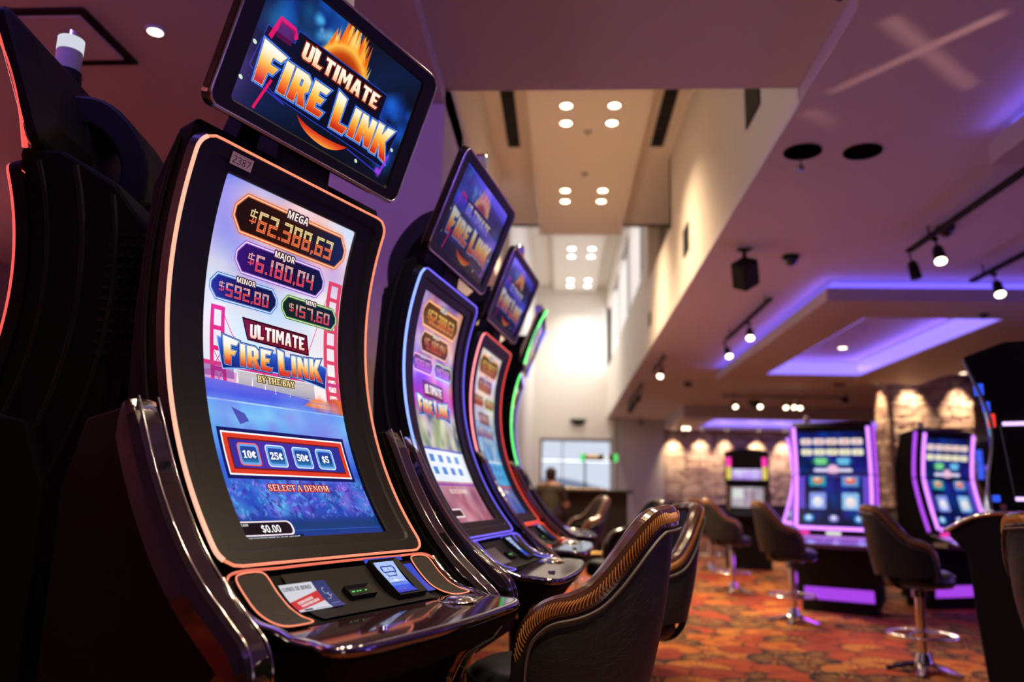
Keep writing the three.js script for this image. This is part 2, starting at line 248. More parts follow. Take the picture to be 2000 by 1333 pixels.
  g = x.createLinearGradient(0, 0.93 * H, 0, H); g.addColorStop(0, 'rgba(16,34,120,0)'); g.addColorStop(0.4, 'rgba(14,60,110,.85)'); g.addColorStop(1, '#1c3a9c'); x.fillStyle = g; x.fillRect(0, 0.93 * H, W, 0.07 * H);
  x.fillStyle = 'rgba(90,140,255,.4)'; x.fillRect(0, 0.975 * H, W, 3);
  // prizes
  plaque(x, 0.115 * W, 0.032 * H, 0.845 * W, 0.104 * H, 'MEGA', '$62.388,63', [['#e0662e', 14], ['#ffd9b8', 5]], ['#1c0c08', '#30140c', '#14265e'], '#ffe6a0', '#ff7a48', 'rgba(255,120,60,.9)');
  plaque(x, 0.18 * W, 0.157 * H, 0.655 * W, 0.086 * H, 'MAJOR', '$6.180,04', [['#8a5ac8', 13], ['#f8e4ff', 5]], ['#3c1478', '#1a1040', '#101a44'], '#ffbcb4', '#ff5060', 'rgba(190,130,255,.9)');
  plaque(x, 0.045 * W, 0.265 * H, 0.445 * W, 0.068 * H, 'MINOR', '$592,80', [['#4c78c8', 12], ['#dff4ff', 4]], ['#1a2a9c', '#16104c', '#0e1a48'], '#ffbab0', '#ff505a', 'rgba(150,200,255,.9)');
  plaque(x, 0.535 * W, 0.267 * H, 0.44 * W, 0.065 * H, 'MINI', '$157,60', [['#4a7a40', 12], ['#e4f2b8', 4]], ['#12241c', '#10202c', '#0e2040'], '#ffbaa8', '#ff5060', 'rgba(190,230,150,.8)');
  titleBlock(x, W, H);
  x.font = `bold ${0.024 * H}px serif`; x.textAlign = 'center'; x.textBaseline = 'middle'; x.lineWidth = 9; x.strokeStyle = '#6a5018'; x.strokeText('BY THE BAY', 0.49 * W, 0.533 * H); x.fillStyle = '#fff0b4'; x.fillText('BY THE BAY', 0.49 * W, 0.533 * H);
  // stake panel
  const px = 0.055 * W, py = 0.69 * H, pw = 0.885 * W, ph = 0.13 * H;
  x.fillStyle = '#0c1660'; x.fillRect(px - 8, py - 8, pw + 16, ph + 16); x.fillStyle = '#fff'; x.fillRect(px + 6, py + 6, pw - 12, ph - 12); x.fillStyle = '#e03a22'; x.fillRect(px + 13, py + 13, pw - 26, ph - 26); x.fillStyle = '#701418'; x.fillRect(px + 34, py + 30, pw - 68, ph - 60);
  g = x.createLinearGradient(px, py, px + pw * 0.7, py + ph); g.addColorStop(0, '#2c2c98'); g.addColorStop(0.45, '#4c2fa8'); g.addColorStop(1, '#27309c'); x.fillStyle = g; x.fillRect(px + 40, py + 36, pw - 80, ph - 72);
  [['10¢', 0.175], ['25¢', 0.355], ['50¢', 0.542], ['$5', 0.718]].forEach(([t, u], i) => {
    const bw = 0.125 * W, bh = 0.058 * H, bx = u * W - bw / 2 + 0.045 * W * 0.9, by = 0.727 * H; x.fillStyle = i ? '#d9ecff' : '#ff6a5a'; x.beginPath(); x.roundRect(bx - 5, by - 5, bw + 10, bh + 10, 16); x.fill(); x.fillStyle = '#6fa6ee'; x.beginPath(); x.roundRect(bx, by, bw, bh, 13); x.fill();
    const q = x.createLinearGradient(0, by, 0, by + bh); q.addColorStop(0, '#2252b8'); q.addColorStop(0.55, '#15347c'); q.addColorStop(1, '#2f9ad0'); x.fillStyle = q; x.beginPath(); x.roundRect(bx + 9, by + 9, bw - 18, bh - 18, 8); x.fill();
    x.font = `bold ${0.028 * H}px serif`; x.textAlign = 'center'; x.textBaseline = 'middle'; x.fillStyle = '#fff'; x.strokeStyle = '#fff'; x.lineWidth = 2; x.fillText(t, bx + bw / 2, by + bh / 2); x.strokeText(t, bx + bw / 2, by + bh / 2);
  });
  x.font = `bold ${0.026 * H}px serif`; x.textAlign = 'center'; x.lineWidth = 8; x.strokeStyle = '#a01c30'; x.strokeText('SELECT A DENOM', 0.49 * W, 0.85 * H); g = x.createLinearGradient(0, 0.838 * H, 0, 0.862 * H); g.addColorStop(0, '#fff6d8'); g.addColorStop(1, '#ffb08a'); x.fillStyle = g; x.fillText('SELECT A DENOM', 0.49 * W, 0.85 * H);
  // meter
  x.fillStyle = '#f4e6ee'; x.beginPath(); x.roundRect(-30, 0.945 * H, 0.375 * W, 0.043 * H, 26); x.fill(); x.fillStyle = '#140c14'; x.beginPath(); x.roundRect(-30, 0.9495 * H, 0.362 * W, 0.034 * H, 20); x.fill();
  x.fillStyle = '#fff'; x.textAlign = 'left'; x.font = `bold ${0.009 * H}px sans-serif`; x.fillText('CASH', 0.02 * W, 0.956 * H); x.font = `bold ${0.031 * H}px sans-serif`; x.textAlign = 'center'; x.save(); x.translate(0.19 * W, 0.968 * H); x.scale(0.85, 1); x.fillText('$0.00', 0, 0); x.restore();
  x.fillStyle = '#0c1430'; x.fillRect(0, 0.988 * H, 0.38 * W, 0.012 * H); x.fillStyle = '#fff'; x.font = `bold ${0.0085 * H}px sans-serif`; x.textAlign = 'left'; x.fillText('MALFUNCTION VOIDS ALL PLAYS AND PAYS', 0.03 * W, 0.994 * H);
}
function drawVariant(x, W, H, T) {                               // the same game on the neighbouring machines, other scenes
  const g = x.createLinearGradient(0, 0, W * 0.2, H); T.sky.forEach(([p, c]) => g.addColorStop(p, c)); x.fillStyle = g; x.fillRect(0, 0, W, H);
  blotches(x, 60, 0, 0, W, 0.36 * H, T.clouds, 30, 120, 0.5); blotches(x, 70, 0, 0.5 * H, W, 0.2 * H, T.land, 20, 70, 0.6); blotches(x, 60, 0, 0.8 * H, W, 0.2 * H, T.low, 20, 90, 0.5);
  plaque(x, 0.115 * W, 0.032 * H, 0.845 * W, 0.104 * H, 'MEGA', '$62.388,63', [['#e8702e', 10], ['#ffe2a8', 4]], T.core, '#ffd060', '#f0762c', 'rgba(255,170,80,.9)');
  plaque(x, 0.18 * W, 0.157 * H, 0.655 * W, 0.086 * H, 'MAJOR', '$6.180,04', [['#c87a3a', 10], ['#ffe8d8', 4]], T.core, '#ffb080', '#ee5a2a', 'rgba(255,150,160,.8)');
  plaque(x, 0.045 * W, 0.265 * H, 0.445 * W, 0.068 * H, 'MINOR', '$592,80', [['#c04a6a', 10], ['#ffe0e8', 4]], T.core, '#ff9c94', '#ee2f40', 'rgba(255,150,180,.8)');
  plaque(x, 0.535 * W, 0.267 * H, 0.44 * W, 0.065 * H, 'MINI', '$157,60', [['#5a9a48', 10], ['#eaf8c0', 4]], T.core, '#ffc06c', '#f0603a', 'rgba(190,230,150,.8)');
  x.save(); x.globalAlpha = T.titleAlpha ?? 1; titleBlock(x, W, H); x.restore();
  x.fillStyle = T.band; x.fillRect(0, 0.66 * H, W, 0.145 * H); x.fillStyle = T.bandTop; x.fillRect(0, 0.655 * H, W, 0.01 * H);
  for (let j = 0; j < 2; j++) for (let i = 0; i < 4; i++) { x.fillStyle = T.keys; x.fillRect((0.13 + i * 0.2) * W, (0.685 + j * 0.055) * H, 0.1 * W, 0.032 * H); }
  x.fillStyle = T.strip; x.fillRect(0, 0.815 * H, W, 0.008 * H); x.font = `bold ${0.026 * H}px serif`; x.textAlign = 'center'; x.textBaseline = 'middle'; x.fillStyle = '#fff0d8'; x.fillText('SELECT A DENOM', 0.49 * W, 0.85 * H);
  x.fillStyle = '#f4e6ee'; x.beginPath(); x.roundRect(0.04 * W, 0.93 * H, 0.26 * W, 0.042 * H, 12); x.fill(); x.fillStyle = '#1a1014'; x.beginPath(); x.roundRect(0.06 * W, 0.937 * H, 0.22 * W, 0.028 * H, 8); x.fill();
}
function drawTopper(x, W, H, T) {
  const g = x.createLinearGradient(0, 0, W * 0.4, H); T.space.forEach(([p, c]) => g.addColorStop(p, c)); x.fillStyle = g; x.fillRect(0, 0, W, H);
  blotches(x, 70, 0, -0.1 * H, W * 0.55, 0.55 * H, ['20,80,200', '30,120,220', '10,40,130', '40,150,230'], 30, 120, 0.42); blotches(x, 45, 0.66 * W, 0.3 * H, 0.34 * W, 0.5 * H, ['20,80,210', '30,110,230', '10,50,160'], 30, 110, 0.42);
  for (let i = 0; i < 500; i++) { x.fillStyle = `rgba(220,235,255,${rnd() * 0.8})`; const s = rnd() * 2.2; x.fillRect(rnd() * W, rnd() * H, s, s); }
  blotches(x, 10, 0.26 * W, 0.12 * H, 0.12 * W, 0.14 * H, ['90,200,255', '160,230,255'], 20, 50, 0.5);
  // ball of fire behind the name
  x.save(); x.translate(0.49 * W, 0.46 * H);
  for (let k = 0; k < 120; k++) { const a = -Math.PI * (0.08 + 0.84 * rnd()), r = 0.15 * W * (0.9 + rnd() * 0.12), l = (0.03 + rnd() * 0.075) * W * (0.5 + Math.sin(-a)), w = 0.008 * W + rnd() * 0.012 * W; x.fillStyle = ['rgba(255,120,20,.75)', 'rgba(255,190,60,.75)', 'rgba(255,80,20,.6)', 'rgba(255,235,140,.7)'][k % 4]; x.beginPath(); const cx = Math.cos(a) * r, cy = Math.sin(a) * r * 1.05; x.moveTo(cx - w, cy + 6); x.quadraticCurveTo(cx + (rnd() - 0.5) * w * 3, cy - l * 0.5, cx + (rnd() - 0.3) * w * 2, cy - l); x.quadraticCurveTo(cx + w * 1.5, cy - l * 0.3, cx + w, cy + 6); x.fill(); }
  let q = x.createRadialGradient(0, 0, 0.05 * W, 0, 0, 0.19 * W); q.addColorStop(0, '#5a1404'); q.addColorStop(0.55, '#c8480c'); q.addColorStop(0.8, '#ffc24a'); q.addColorStop(1, 'rgba(255,150,40,0)'); x.fillStyle = q; x.beginPath(); x.arc(0, 0, 0.19 * W, 0, 6.3); x.fill();
  x.restore();
  // foot of the fireball below
  x.save(); q = x.createLinearGradient(0, 0.84 * H, 0, 0.97 * H); q.addColorStop(0, '#7a1020'); q.addColorStop(0.5, '#e0401c'); q.addColorStop(1, '#ffb040'); x.fillStyle = q; x.beginPath(); x.moveTo(0.33 * W, 0.85 * H); x.quadraticCurveTo(0.45 * W, 0.93 * H, 0.67 * W, 0.87 * H); x.quadraticCurveTo(0.60 * W, 0.98 * H, 0.50 * W, 0.965 * H); x.quadraticCurveTo(0.38 * W, 0.95 * H, 0.33 * W, 0.85 * H); x.fill(); x.restore();
  x.fillStyle = '#0a0d22'; x.beginPath(); x.moveTo(0.03 * W, 0.72 * H); x.lineTo(0.05 * W, 0.40 * H); x.lineTo(0.2 * W, 0.40 * H); x.lineTo(0.2 * W, 0.30 * H); x.lineTo(0.80 * W, 0.295 * H); x.lineTo(0.80 * W, 0.5 * H); x.lineTo(0.955 * W, 0.5 * H); x.lineTo(0.93 * W, 0.86 * H); x.lineTo(0.2 * W, 0.82 * H); x.closePath(); x.fill(); x.strokeStyle = '#2c3cb4'; x.lineWidth = 5; x.stroke();
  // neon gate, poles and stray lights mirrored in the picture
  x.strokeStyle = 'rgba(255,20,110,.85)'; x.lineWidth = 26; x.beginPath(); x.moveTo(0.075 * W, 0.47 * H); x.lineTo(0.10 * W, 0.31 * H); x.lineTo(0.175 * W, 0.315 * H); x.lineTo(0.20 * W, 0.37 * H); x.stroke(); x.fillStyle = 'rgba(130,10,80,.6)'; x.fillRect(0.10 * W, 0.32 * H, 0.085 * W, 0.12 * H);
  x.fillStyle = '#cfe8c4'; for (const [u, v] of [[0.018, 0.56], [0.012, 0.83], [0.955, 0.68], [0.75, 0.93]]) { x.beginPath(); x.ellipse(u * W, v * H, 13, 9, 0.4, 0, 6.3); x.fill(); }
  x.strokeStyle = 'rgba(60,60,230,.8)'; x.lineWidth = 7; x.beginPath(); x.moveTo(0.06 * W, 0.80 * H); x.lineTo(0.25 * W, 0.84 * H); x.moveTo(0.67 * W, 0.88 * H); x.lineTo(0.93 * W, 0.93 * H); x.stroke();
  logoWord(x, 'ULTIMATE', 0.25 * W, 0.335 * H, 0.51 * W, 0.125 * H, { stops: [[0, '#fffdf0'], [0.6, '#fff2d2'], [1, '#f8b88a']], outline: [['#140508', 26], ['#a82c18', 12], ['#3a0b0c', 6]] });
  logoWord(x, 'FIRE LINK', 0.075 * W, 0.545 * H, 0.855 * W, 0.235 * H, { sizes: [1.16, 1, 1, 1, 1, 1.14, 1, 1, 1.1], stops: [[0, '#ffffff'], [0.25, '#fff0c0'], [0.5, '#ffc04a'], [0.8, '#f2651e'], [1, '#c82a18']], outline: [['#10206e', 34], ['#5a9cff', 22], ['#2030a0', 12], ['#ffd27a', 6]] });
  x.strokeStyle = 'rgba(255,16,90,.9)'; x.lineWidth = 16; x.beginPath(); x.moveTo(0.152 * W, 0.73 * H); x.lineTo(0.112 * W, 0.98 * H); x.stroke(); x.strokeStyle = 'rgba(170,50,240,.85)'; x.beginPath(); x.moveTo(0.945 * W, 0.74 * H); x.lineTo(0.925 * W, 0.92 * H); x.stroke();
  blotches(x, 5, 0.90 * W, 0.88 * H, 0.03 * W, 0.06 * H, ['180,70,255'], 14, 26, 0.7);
}
const screenTex = {
  bay: canvasTex(768, 1410, drawBay),
  violet: canvasTex(512, 940, (x, w, h) => drawVariant(x, w, h, { sky: [[0, '#3c2a8c'], [0.2, '#e8c8e0'], [0.34, '#7a2ac8'], [0.46, '#c832c8'], [0.56, '#c8b4c0'], [0.66, '#b4b890'], [0.8, '#c88a9a'], [1, '#b07888']], clouds: ['255,170,110', '250,240,250', '120,60,200', '60,50,160'], land: ['230,235,200', '120,150,90', '210,190,220', '60,70,110'], low: ['190,90,110', '220,180,190', '120,60,90'], core: ['#3a1c0c', '#50280c', '#2c1c14'], band: '#eaf2ff', bandTop: '#4a5ab8', keys: '#3f86c8', strip: '#8a3ab0' })),
  silver: canvasTex(512, 940, (x, w, h) => drawVariant(x, w, h, { sky: [[0, '#e8dccc'], [0.25, '#cfc8d8'], [0.4, '#b8c4d0'], [0.6, '#8aa8c0'], [0.75, '#3a9ad8'], [0.82, '#7a6a80'], [1, '#3c5aa0']], clouds: ['255,230,180', '255,255,245', '170,160,220'], land: ['90,170,230', '230,220,210', '70,120,190'], low: ['60,90,170', '150,150,200', '40,60,130'], core: ['#5a4428', '#6a4c24', '#4a3a34'], band: '#48a8dc', bandTop: '#e0e8f0', keys: '#2c6cb0', strip: '#d84a4a', titleAlpha: 0.6 })),
  topper: canvasTex(1152, 648, (x, w, h) => drawTopper(x, w, h, { space: [[0, '#0c2a70'], [0.25, '#0b1838'], [0.5, '#101426'], [0.75, '#0c1c40'], [1, '#0a1020']] })),
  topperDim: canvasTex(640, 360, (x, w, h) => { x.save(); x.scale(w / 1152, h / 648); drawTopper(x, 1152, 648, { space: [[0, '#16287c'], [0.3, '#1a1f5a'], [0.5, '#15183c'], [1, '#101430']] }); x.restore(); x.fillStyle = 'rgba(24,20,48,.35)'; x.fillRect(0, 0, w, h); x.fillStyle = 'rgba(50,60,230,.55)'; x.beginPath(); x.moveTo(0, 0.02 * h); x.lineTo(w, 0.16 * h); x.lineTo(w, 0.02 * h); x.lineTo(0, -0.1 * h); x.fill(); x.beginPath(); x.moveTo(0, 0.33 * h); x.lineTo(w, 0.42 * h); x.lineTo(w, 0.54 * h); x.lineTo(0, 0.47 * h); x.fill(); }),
  card: canvasTex(512, 288, (x, w, h) => {
    x.fillStyle = '#e9e9f2'; x.fillRect(0, 0, w, h); x.fillStyle = '#34407c'; x.fillRect(w * 0.7, 0, w * 0.3, h);
    x.fillStyle = '#15181c'; x.font = 'bold 46px sans-serif'; x.textBaseline = 'middle'; x.textAlign = 'left'; x.save(); x.translate(16, 40); x.scale(0.86, 1); x.fillText('LUNES DE BONO', 0, 0); x.restore();
    x.save(); x.beginPath(); x.rect(0, 0, w * 0.7, h); x.clip(); x.translate(w * 0.35, h * 0.6); x.rotate(-0.22); x.fillStyle = '#e23a3a'; x.fillRect(-260, -52, 540, 104); x.fillStyle = '#f8e4e8'; for (const [ty, n] of [[-30, 9], [6, 11]]) for (let i = 0; i < n; i++) x.fillRect(-110 + i * 22, ty, 15 + (i % 3) * 2, 27); x.restore();
    x.fillStyle = '#2a2f3a'; x.fillRect(w * 0.12, h * 0.89, 90, 22); x.fillStyle = '#8a8fae'; x.fillRect(w * 0.36, h * 0.93, 150, 7);
    x.strokeStyle = '#d4d8f0'; x.lineWidth = 5; x.beginPath(); x.moveTo(w * 0.875, h * 0.22); x.bezierCurveTo(w * 0.78, h * 0.2, w * 0.8, h * 0.45, w * 0.87, h * 0.42); x.bezierCurveTo(w * 0.93, h * 0.5, w * 0.86, h * 0.68, w * 0.79, h * 0.6); x.stroke(); x.beginPath(); x.arc(w * 0.91, h * 0.45, 16, 0, 5); x.stroke(); x.fillStyle = '#8f98cc'; x.fillRect(w * 0.77, h * 0.8, w * 0.19, 7);
  }),
  bill: canvasTex(256, 320, (x, w, h) => {
    const g = x.createLinearGradient(0, 0, 0, h); [[0, '#a8c2f8'], [0.35, '#b8cdfc'], [0.55, '#9ab8f8'], [0.75, '#2a55e0'], [1, '#0a2ab8']].forEach(([p, c]) => g.addColorStop(p, c)); x.fillStyle = g; x.fillRect(0, 0, w, h);
    x.lineJoin = 'round'; x.strokeStyle = '#12308c'; x.lineWidth = 9; x.beginPath(); x.moveTo(50, 88); x.lineTo(44, 56); x.quadraticCurveTo(46, 40, 66, 40); x.lineTo(190, 40); x.quadraticCurveTo(216, 44, 214, 64); x.lineTo(208, 88); x.closePath(); x.stroke(); x.beginPath(); x.moveTo(62, 90); x.lineTo(74, 124); x.lineTo(184, 124); x.lineTo(198, 90); x.stroke(); x.lineWidth = 5; x.beginPath(); x.moveTo(132, 40); x.lineTo(134, 86); x.moveTo(84, 94); x.lineTo(88, 122); x.moveTo(174, 94); x.lineTo(170, 122); x.stroke(); x.fillStyle = '#1838b0'; x.fillRect(46, 48, 14, 30); x.fillRect(198, 48, 14, 30);
    x.fillStyle = '#dfe9ff'; x.fillRect(34, 168, 190, 9); x.beginPath(); x.ellipse(128, 168, 34, 15, 0, 0, 6.3); x.fill(); x.fillStyle = 'rgba(10,30,140,.6)'; x.fillRect(34, 190, 190, 7); x.strokeStyle = '#6f9cff'; x.lineWidth = 3; x.strokeRect(70, 252, 70, 26);
  }),
  assetTag: canvasTex(192, 96, (x, w, h) => { x.fillStyle = '#d9c6cc'; x.fillRect(0, 0, w, h); x.fillStyle = '#1a1518'; x.font = '74px sans-serif'; x.textAlign = 'center'; x.textBaseline = 'middle'; x.fillText('2387', w / 2, h / 2 + 4); }),
};
function drawPod(x, W, H, hue) {                                 // upper and lower screens of the violet machines
  x.fillStyle = '#0a1038'; x.fillRect(0, 0, W, H); blotches(x, 40, 0, 0, W, H, ['20,50,190', '10,30,120', '60,30,170', '10,90,200'], 30, 120, 0.5);
  if (hue === 'top') {
    for (const [y, cols] of [[0.20, ['#f4e2e0', '#ffd8d0']], [0.42, ['#f6f2d8', '#f2f0c0']]]) { const n = 5; for (let i = 0; i < n; i++) { const w = i === 0 || i === 4 ? 0.16 : 0.17; x.fillStyle = cols[0]; x.beginPath(); x.roundRect((0.05 + i * 0.185) * W, (y - 0.065) * H, w * W, 0.13 * H, 10); x.fill(); x.fillStyle = cols[1] === '#ffd8d0' ? '#d84a3c' : '#c8b050'; x.font = `bold ${0.075 * H}px sans-serif`; x.textAlign = 'center'; x.textBaseline = 'middle'; x.fillText(['500', '1,000', '5,000', '1,000', '500'][i], (0.05 + i * 0.185 + w / 2) * W, y * H); } }
    for (const [u, c, d] of [[0.33, '#8ff0a0', '#1a6a50'], [0.66, '#7fd8ff', '#1a4a90']]) { x.fillStyle = d; x.beginPath(); x.ellipse(u * W, 0.62 * H, 0.14 * W, 0.09 * H, 0, 0, 6.3); x.fill(); x.fillStyle = c; x.beginPath(); x.roundRect((u - 0.09) * W, 0.56 * H, 0.18 * W, 0.055 * H, 6); x.fill(); x.beginPath(); x.roundRect((u - 0.08) * W, 0.635 * H, 0.16 * W, 0.045 * H, 6); x.fill(); }
    x.fillStyle = '#e4dcf8'; x.beginPath(); x.roundRect(0.22 * W, 0.78 * H, 0.56 * W, 0.1 * H, 30); x.fill(); x.fillStyle = '#f2c0e0'; x.beginPath(); x.arc(0.5 * W, 0.83 * H, 0.09 * W, 0, 6.3); x.fill();
  } else {
    const cell = (u, v, a, b) => { x.fillStyle = a; x.beginPath(); x.roundRect((u - 0.12) * W, (v - 0.13) * H, 0.24 * W, 0.26 * H, 12); x.fill(); x.fillStyle = b; x.beginPath(); x.ellipse(u * W, (v + 0.01) * H, 0.08 * W, 0.085 * H, 0, 0, 6.3); x.fill(); x.fillStyle = '#fff2e8'; x.beginPath(); x.ellipse((u - 0.01) * W, (v - 0.02) * H, 0.04 * W, 0.035 * H, 0, 0, 6.3); x.fill(); };
    cell(0.27, 0.22, '#20a0b4', '#e0884c'); cell(0.74, 0.22, '#5a9ad8', '#f06a5a'); cell(0.27, 0.58, '#8a9cf0', '#e0e8f8'); cell(0.74, 0.58, '#8fc4f4', '#e8e0ea');
    x.fillStyle = '#6a4ad0'; x.fillRect(0, 0.1 * H, 0.08 * W, 0.6 * H); x.fillRect(0.92 * W, 0.1 * H, 0.08 * W, 0.6 * H);
    for (const [u, c] of [[0.14, '#58b4f8'], [0.5, '#9a8ae0'], [0.86, '#48a8f8']]) { x.fillStyle = c; x.beginPath(); x.ellipse(u * W, 0.87 * H, 0.07 * W, 0.06 * H, 0, 0, 6.3); x.fill(); x.fillStyle = '#e8f4ff'; x.beginPath(); x.arc(u * W, 0.86 * H, 0.03 * W, 0, 6.3); x.fill(); }
  }
}
screenTex.podTop = canvasTex(512, 320, (x, w, h) => drawPod(x, w, h, 'top'));
screenTex.podLow = canvasTex(512, 400, (x, w, h) => drawPod(x, w, h, 'low'));
screenTex.pinkTop = canvasTex(256, 192, (x, w, h) => { x.fillStyle = '#c8b4f4'; x.fillRect(0, 0, w, h); blotches(x, 40, 0, 0, w, h, ['250,250,255', '190,160,250', '225,215,255', '160,110,230'], 14, 50, 0.6); });
screenTex.pinkLow = canvasTex(256, 192, (x, w, h) => { x.fillStyle = '#b4a8b4'; x.fillRect(0, 0, w, h); blotches(x, 30, 0, 0, w, h, ['235,235,230', '160,130,150', '220,210,220'], 14, 50, 0.6); for (let i = 0; i < 3; i++) { x.fillStyle = ['#b894b8', '#cbb6c4', '#a07898'][i]; x.fillRect((0.42 + i * 0.11) * w, 0.05 * h, 0.08 * w, 0.85 * h); } x.fillStyle = '#eef4f0'; x.fillRect(0.04 * w, 0.06 * h, 0.34 * w, 0.5 * h); });
const screenMat = (t, k = 1) => { const m = std('screen', 0x020202, 0.12, 0, { emissive: 0xffffff, emissiveMap: t, emissiveIntensity: k }); return m; };
// ───────────────────────── carpet ─────────────────────────
const carpetTex = canvasTex(2048, 2048, (x, W, H) => {
  x.fillStyle = '#36160a'; x.fillRect(0, 0, W, H);
  const wrap = (px, py, r, f) => { for (const dx of [-W, 0, W]) for (const dy of [-H, 0, H]) if (px + dx > -r && px + dx < W + r && py + dy > -r && py + dy < H + r) { x.save(); x.translate(px + dx, py + dy); f(); x.restore(); } };
  const petals = (r, n, cols, core) => () => {
    const st = seed; x.fillStyle = '#2c1206'; x.beginPath(); x.arc(0, 0, r * 1.06, 0, 6.3); x.fill(); x.fillStyle = cols[0]; x.beginPath(); x.arc(0, 0, r, 0, 6.3); x.fill();
    for (let i = 0; i < n; i++) { const a = (i / n) * 6.283 + rnd() * 0.05, l = r * (0.86 + rnd() * 0.16), w = r * 0.075; x.fillStyle = cols[1 + (i % (cols.length - 1))]; x.save(); x.rotate(a); x.beginPath(); x.moveTo(r * 0.22, 0); x.quadraticCurveTo(l * 0.75, -w, l, 0); x.quadraticCurveTo(l * 0.75, w, r * 0.22, 0); x.fill(); x.restore(); }
    x.fillStyle = core; x.beginPath(); x.arc(0, 0, r * 0.3, 0, 6.3); x.fill(); seed = st + 1;
  };
  const kinds = [
    [['#48210c', '#b07022', '#6e3a10', '#d09a44'], '#7a2c0a'], [['#aa3c0e', '#c85814', '#b8480e'], '#b23e0c'], [['#c4600f', '#dc8626', '#cc6e16'], '#b24a0e'],
    [['#341808', '#9c6220', '#5a2e0c', '#bc8a36'], '#86300a'], [['#98300f', '#b04212', '#a43810'], '#922a0c'], [['#c8741c', '#e0a244', '#b85c12'], '#a44c10'],
  ];
  for (let j = 0; j < 9; j++) for (let i = 0; i < 9; i++) { const [c, core] = kinds[Math.floor(rnd() * kinds.length)], r = W * (0.062 + rnd() * 0.034); wrap(((i + (j % 2) * 0.5 + (rnd() - 0.5) * 0.5) / 9) * W, ((j + (rnd() - 0.5) * 0.5) / 9) * H, r, petals(r, 34 + Math.floor(rnd() * 16), c, core)); }
  for (let k = 0; k < 60000; k++) { const g = rnd(); x.fillStyle = g < 0.5 ? 'rgba(20,6,0,.16)' : 'rgba(255,170,80,.10)'; x.fillRect(rnd() * W, rnd() * H, 3, 3); }
});
M.carpet = std('patterned carpet', lin(0.8, 0.78, 0.75), 0.95, 0, { map: repeat(carpetTex, 8, 13), bumpMap: repeat(fineNoise, 400, 600), bumpScale: 0.002, sheen: 0.2, sheenRoughness: 0.6 });

// ───────────────────────── the building ─────────────────────────
const X0 = -6, X1 = 13, Z0 = -27, Z1 = 5;                       // outer faces of the hall
const AL = -0.92, AR = 1.37, PL = -0.73, ZF = -4.4;             // the tall nave over the aisle: its side walls, and where the low ceiling stops
struct('floor', (() => { const g = new THREE.PlaneGeometry(X1 - X0, Z1 - Z0, 1, 1); g.rotateX(-Math.PI / 2).translate((X0 + X1) / 2, 0, (Z0 + Z1) / 2); return g; })(), M.carpet);
struct('floor', span(X0 - 0.2, X1 + 0.2, -0.3, -0.02, Z0 - 4, Z1 + 0.2), M.grey);
// low ceilings to either side, the shallow raised soffit before the nave, then the nave itself
struct('ceiling', [span(AR, X1, CEIL, CEIL + 0.02, Z0, Z1), span(AR + 0.25, X1, CEIL + 0.02, CEIL + 0.3, Z0, Z1), span(AR, AR + 0.25, CEIL + 0.02, CEIL + 0.3, ZF, Z1)], M.ceiling);
struct('ceiling', span(X0, PL, CEIL, CEIL + 0.3, -9, Z1), M.ceiling);
struct('ceiling', span(PL, AR, SOFFIT, SOFFIT + 0.3, ZF, Z1), M.ceiling);
struct('wall_front', span(AL - 0.3, AR + 0.3, SOFFIT + 0.28, HIGH + 0.3, ZF + 0.02, ZF + 0.22), M.cream);
struct('wall_left', span(-1.42, PL, 0, CEIL + 0.2, -5.2, -4.35), M.ceiling);                  // the pier behind the second machine
struct('wall_left', span(AL - 0.25, AL, 0, HIGH, -10.3, -4.9), M.cream);
struct('wall_left', span(AL - 0.25, AL, 0, 4.5, -12.6, -10.3), M.cream);
struct('wall_left', span(AL - 0.25, AL, 0, VOID, Z0 + 2.2, -12.6), M.cream);
struct('wall_left', span(AL - 1.4, AL - 0.2, 4.4, HIGH, -12.75, -12.6), M.grey);               // end of the small gallery
struct('wall_left', span(AL - 1.45, AL - 1.3, 4.4, HIGH, -12.6, -9.9), M.grey);
struct('wall_left', span(AL - 1.4, AL, 4.3, 4.45, -12.6, -9.9), M.grey);
struct('wall_right', span(AR, AR + 0.25, CEIL + 0.02, HIGH, -9.9, ZF + 0.02), M.cream);
struct('wall_right', span(AR, AR + 0.25, CEIL + 0.02, 4.55, -13.0, -9.9), M.cream);
struct('wall_right', span(AR + 0.2, AR + 1.6, 4.5, HIGH, -12.75, -12.6), M.grey);
struct('wall_right', span(AR, AR + 0.25, 4.5, VOID, -13.0, -12.6), M.cream);
struct('wall_right', span(AR + 1.5, AR + 1.6, 4.5, HIGH, -13.0, -9.9), M.grey);
struct('wall_right', span(AR + 0.25, AR + 1.6, 4.4, 4.52, -13.0, -9.9), M.grey);
struct('wall_right', span(AR, AR + 1.6, 4.5, HIGH, -9.9, -9.75), M.grey);
struct('wall_right', span(AR, AR + 0.25, CEIL + 0.02, 4.9, Z0 + 2.2, -13.0), M.cream);                // below the high windows
struct('wall_right', span(AR, AR + 0.25, 6.9, VOID, Z0 + 2.2, -13.0), M.cream);
for (const z of [-13.0, -16.0, -19.0, -22.0, -24.5]) struct('wall_right', span(AR, AR + 0.25, 4.9, 6.9, z - 0.35, z), M.cream);
struct('ceiling', span(AL - 1.5, AR + 1.6, HIGH, HIGH + 0.25, -12.6, ZF + 0.02), M.cream);
struct('wall_front', span(AL - 0.3, AR + 1.6, HIGH, VOID + 0.2, -12.6, -12.45), M.cream);
struct('ceiling', span(-0.42, 0.93, HIGH - 0.14, HIGH - 0.002, -12.6, -5.0), M.cream);          // dropped middle panel that carries the downlights
struct('ceiling', span(AL - 0.3, AR + 0.3, VOID, VOID + 0.2, Z0 + 2.2, -12.5), M.cream);
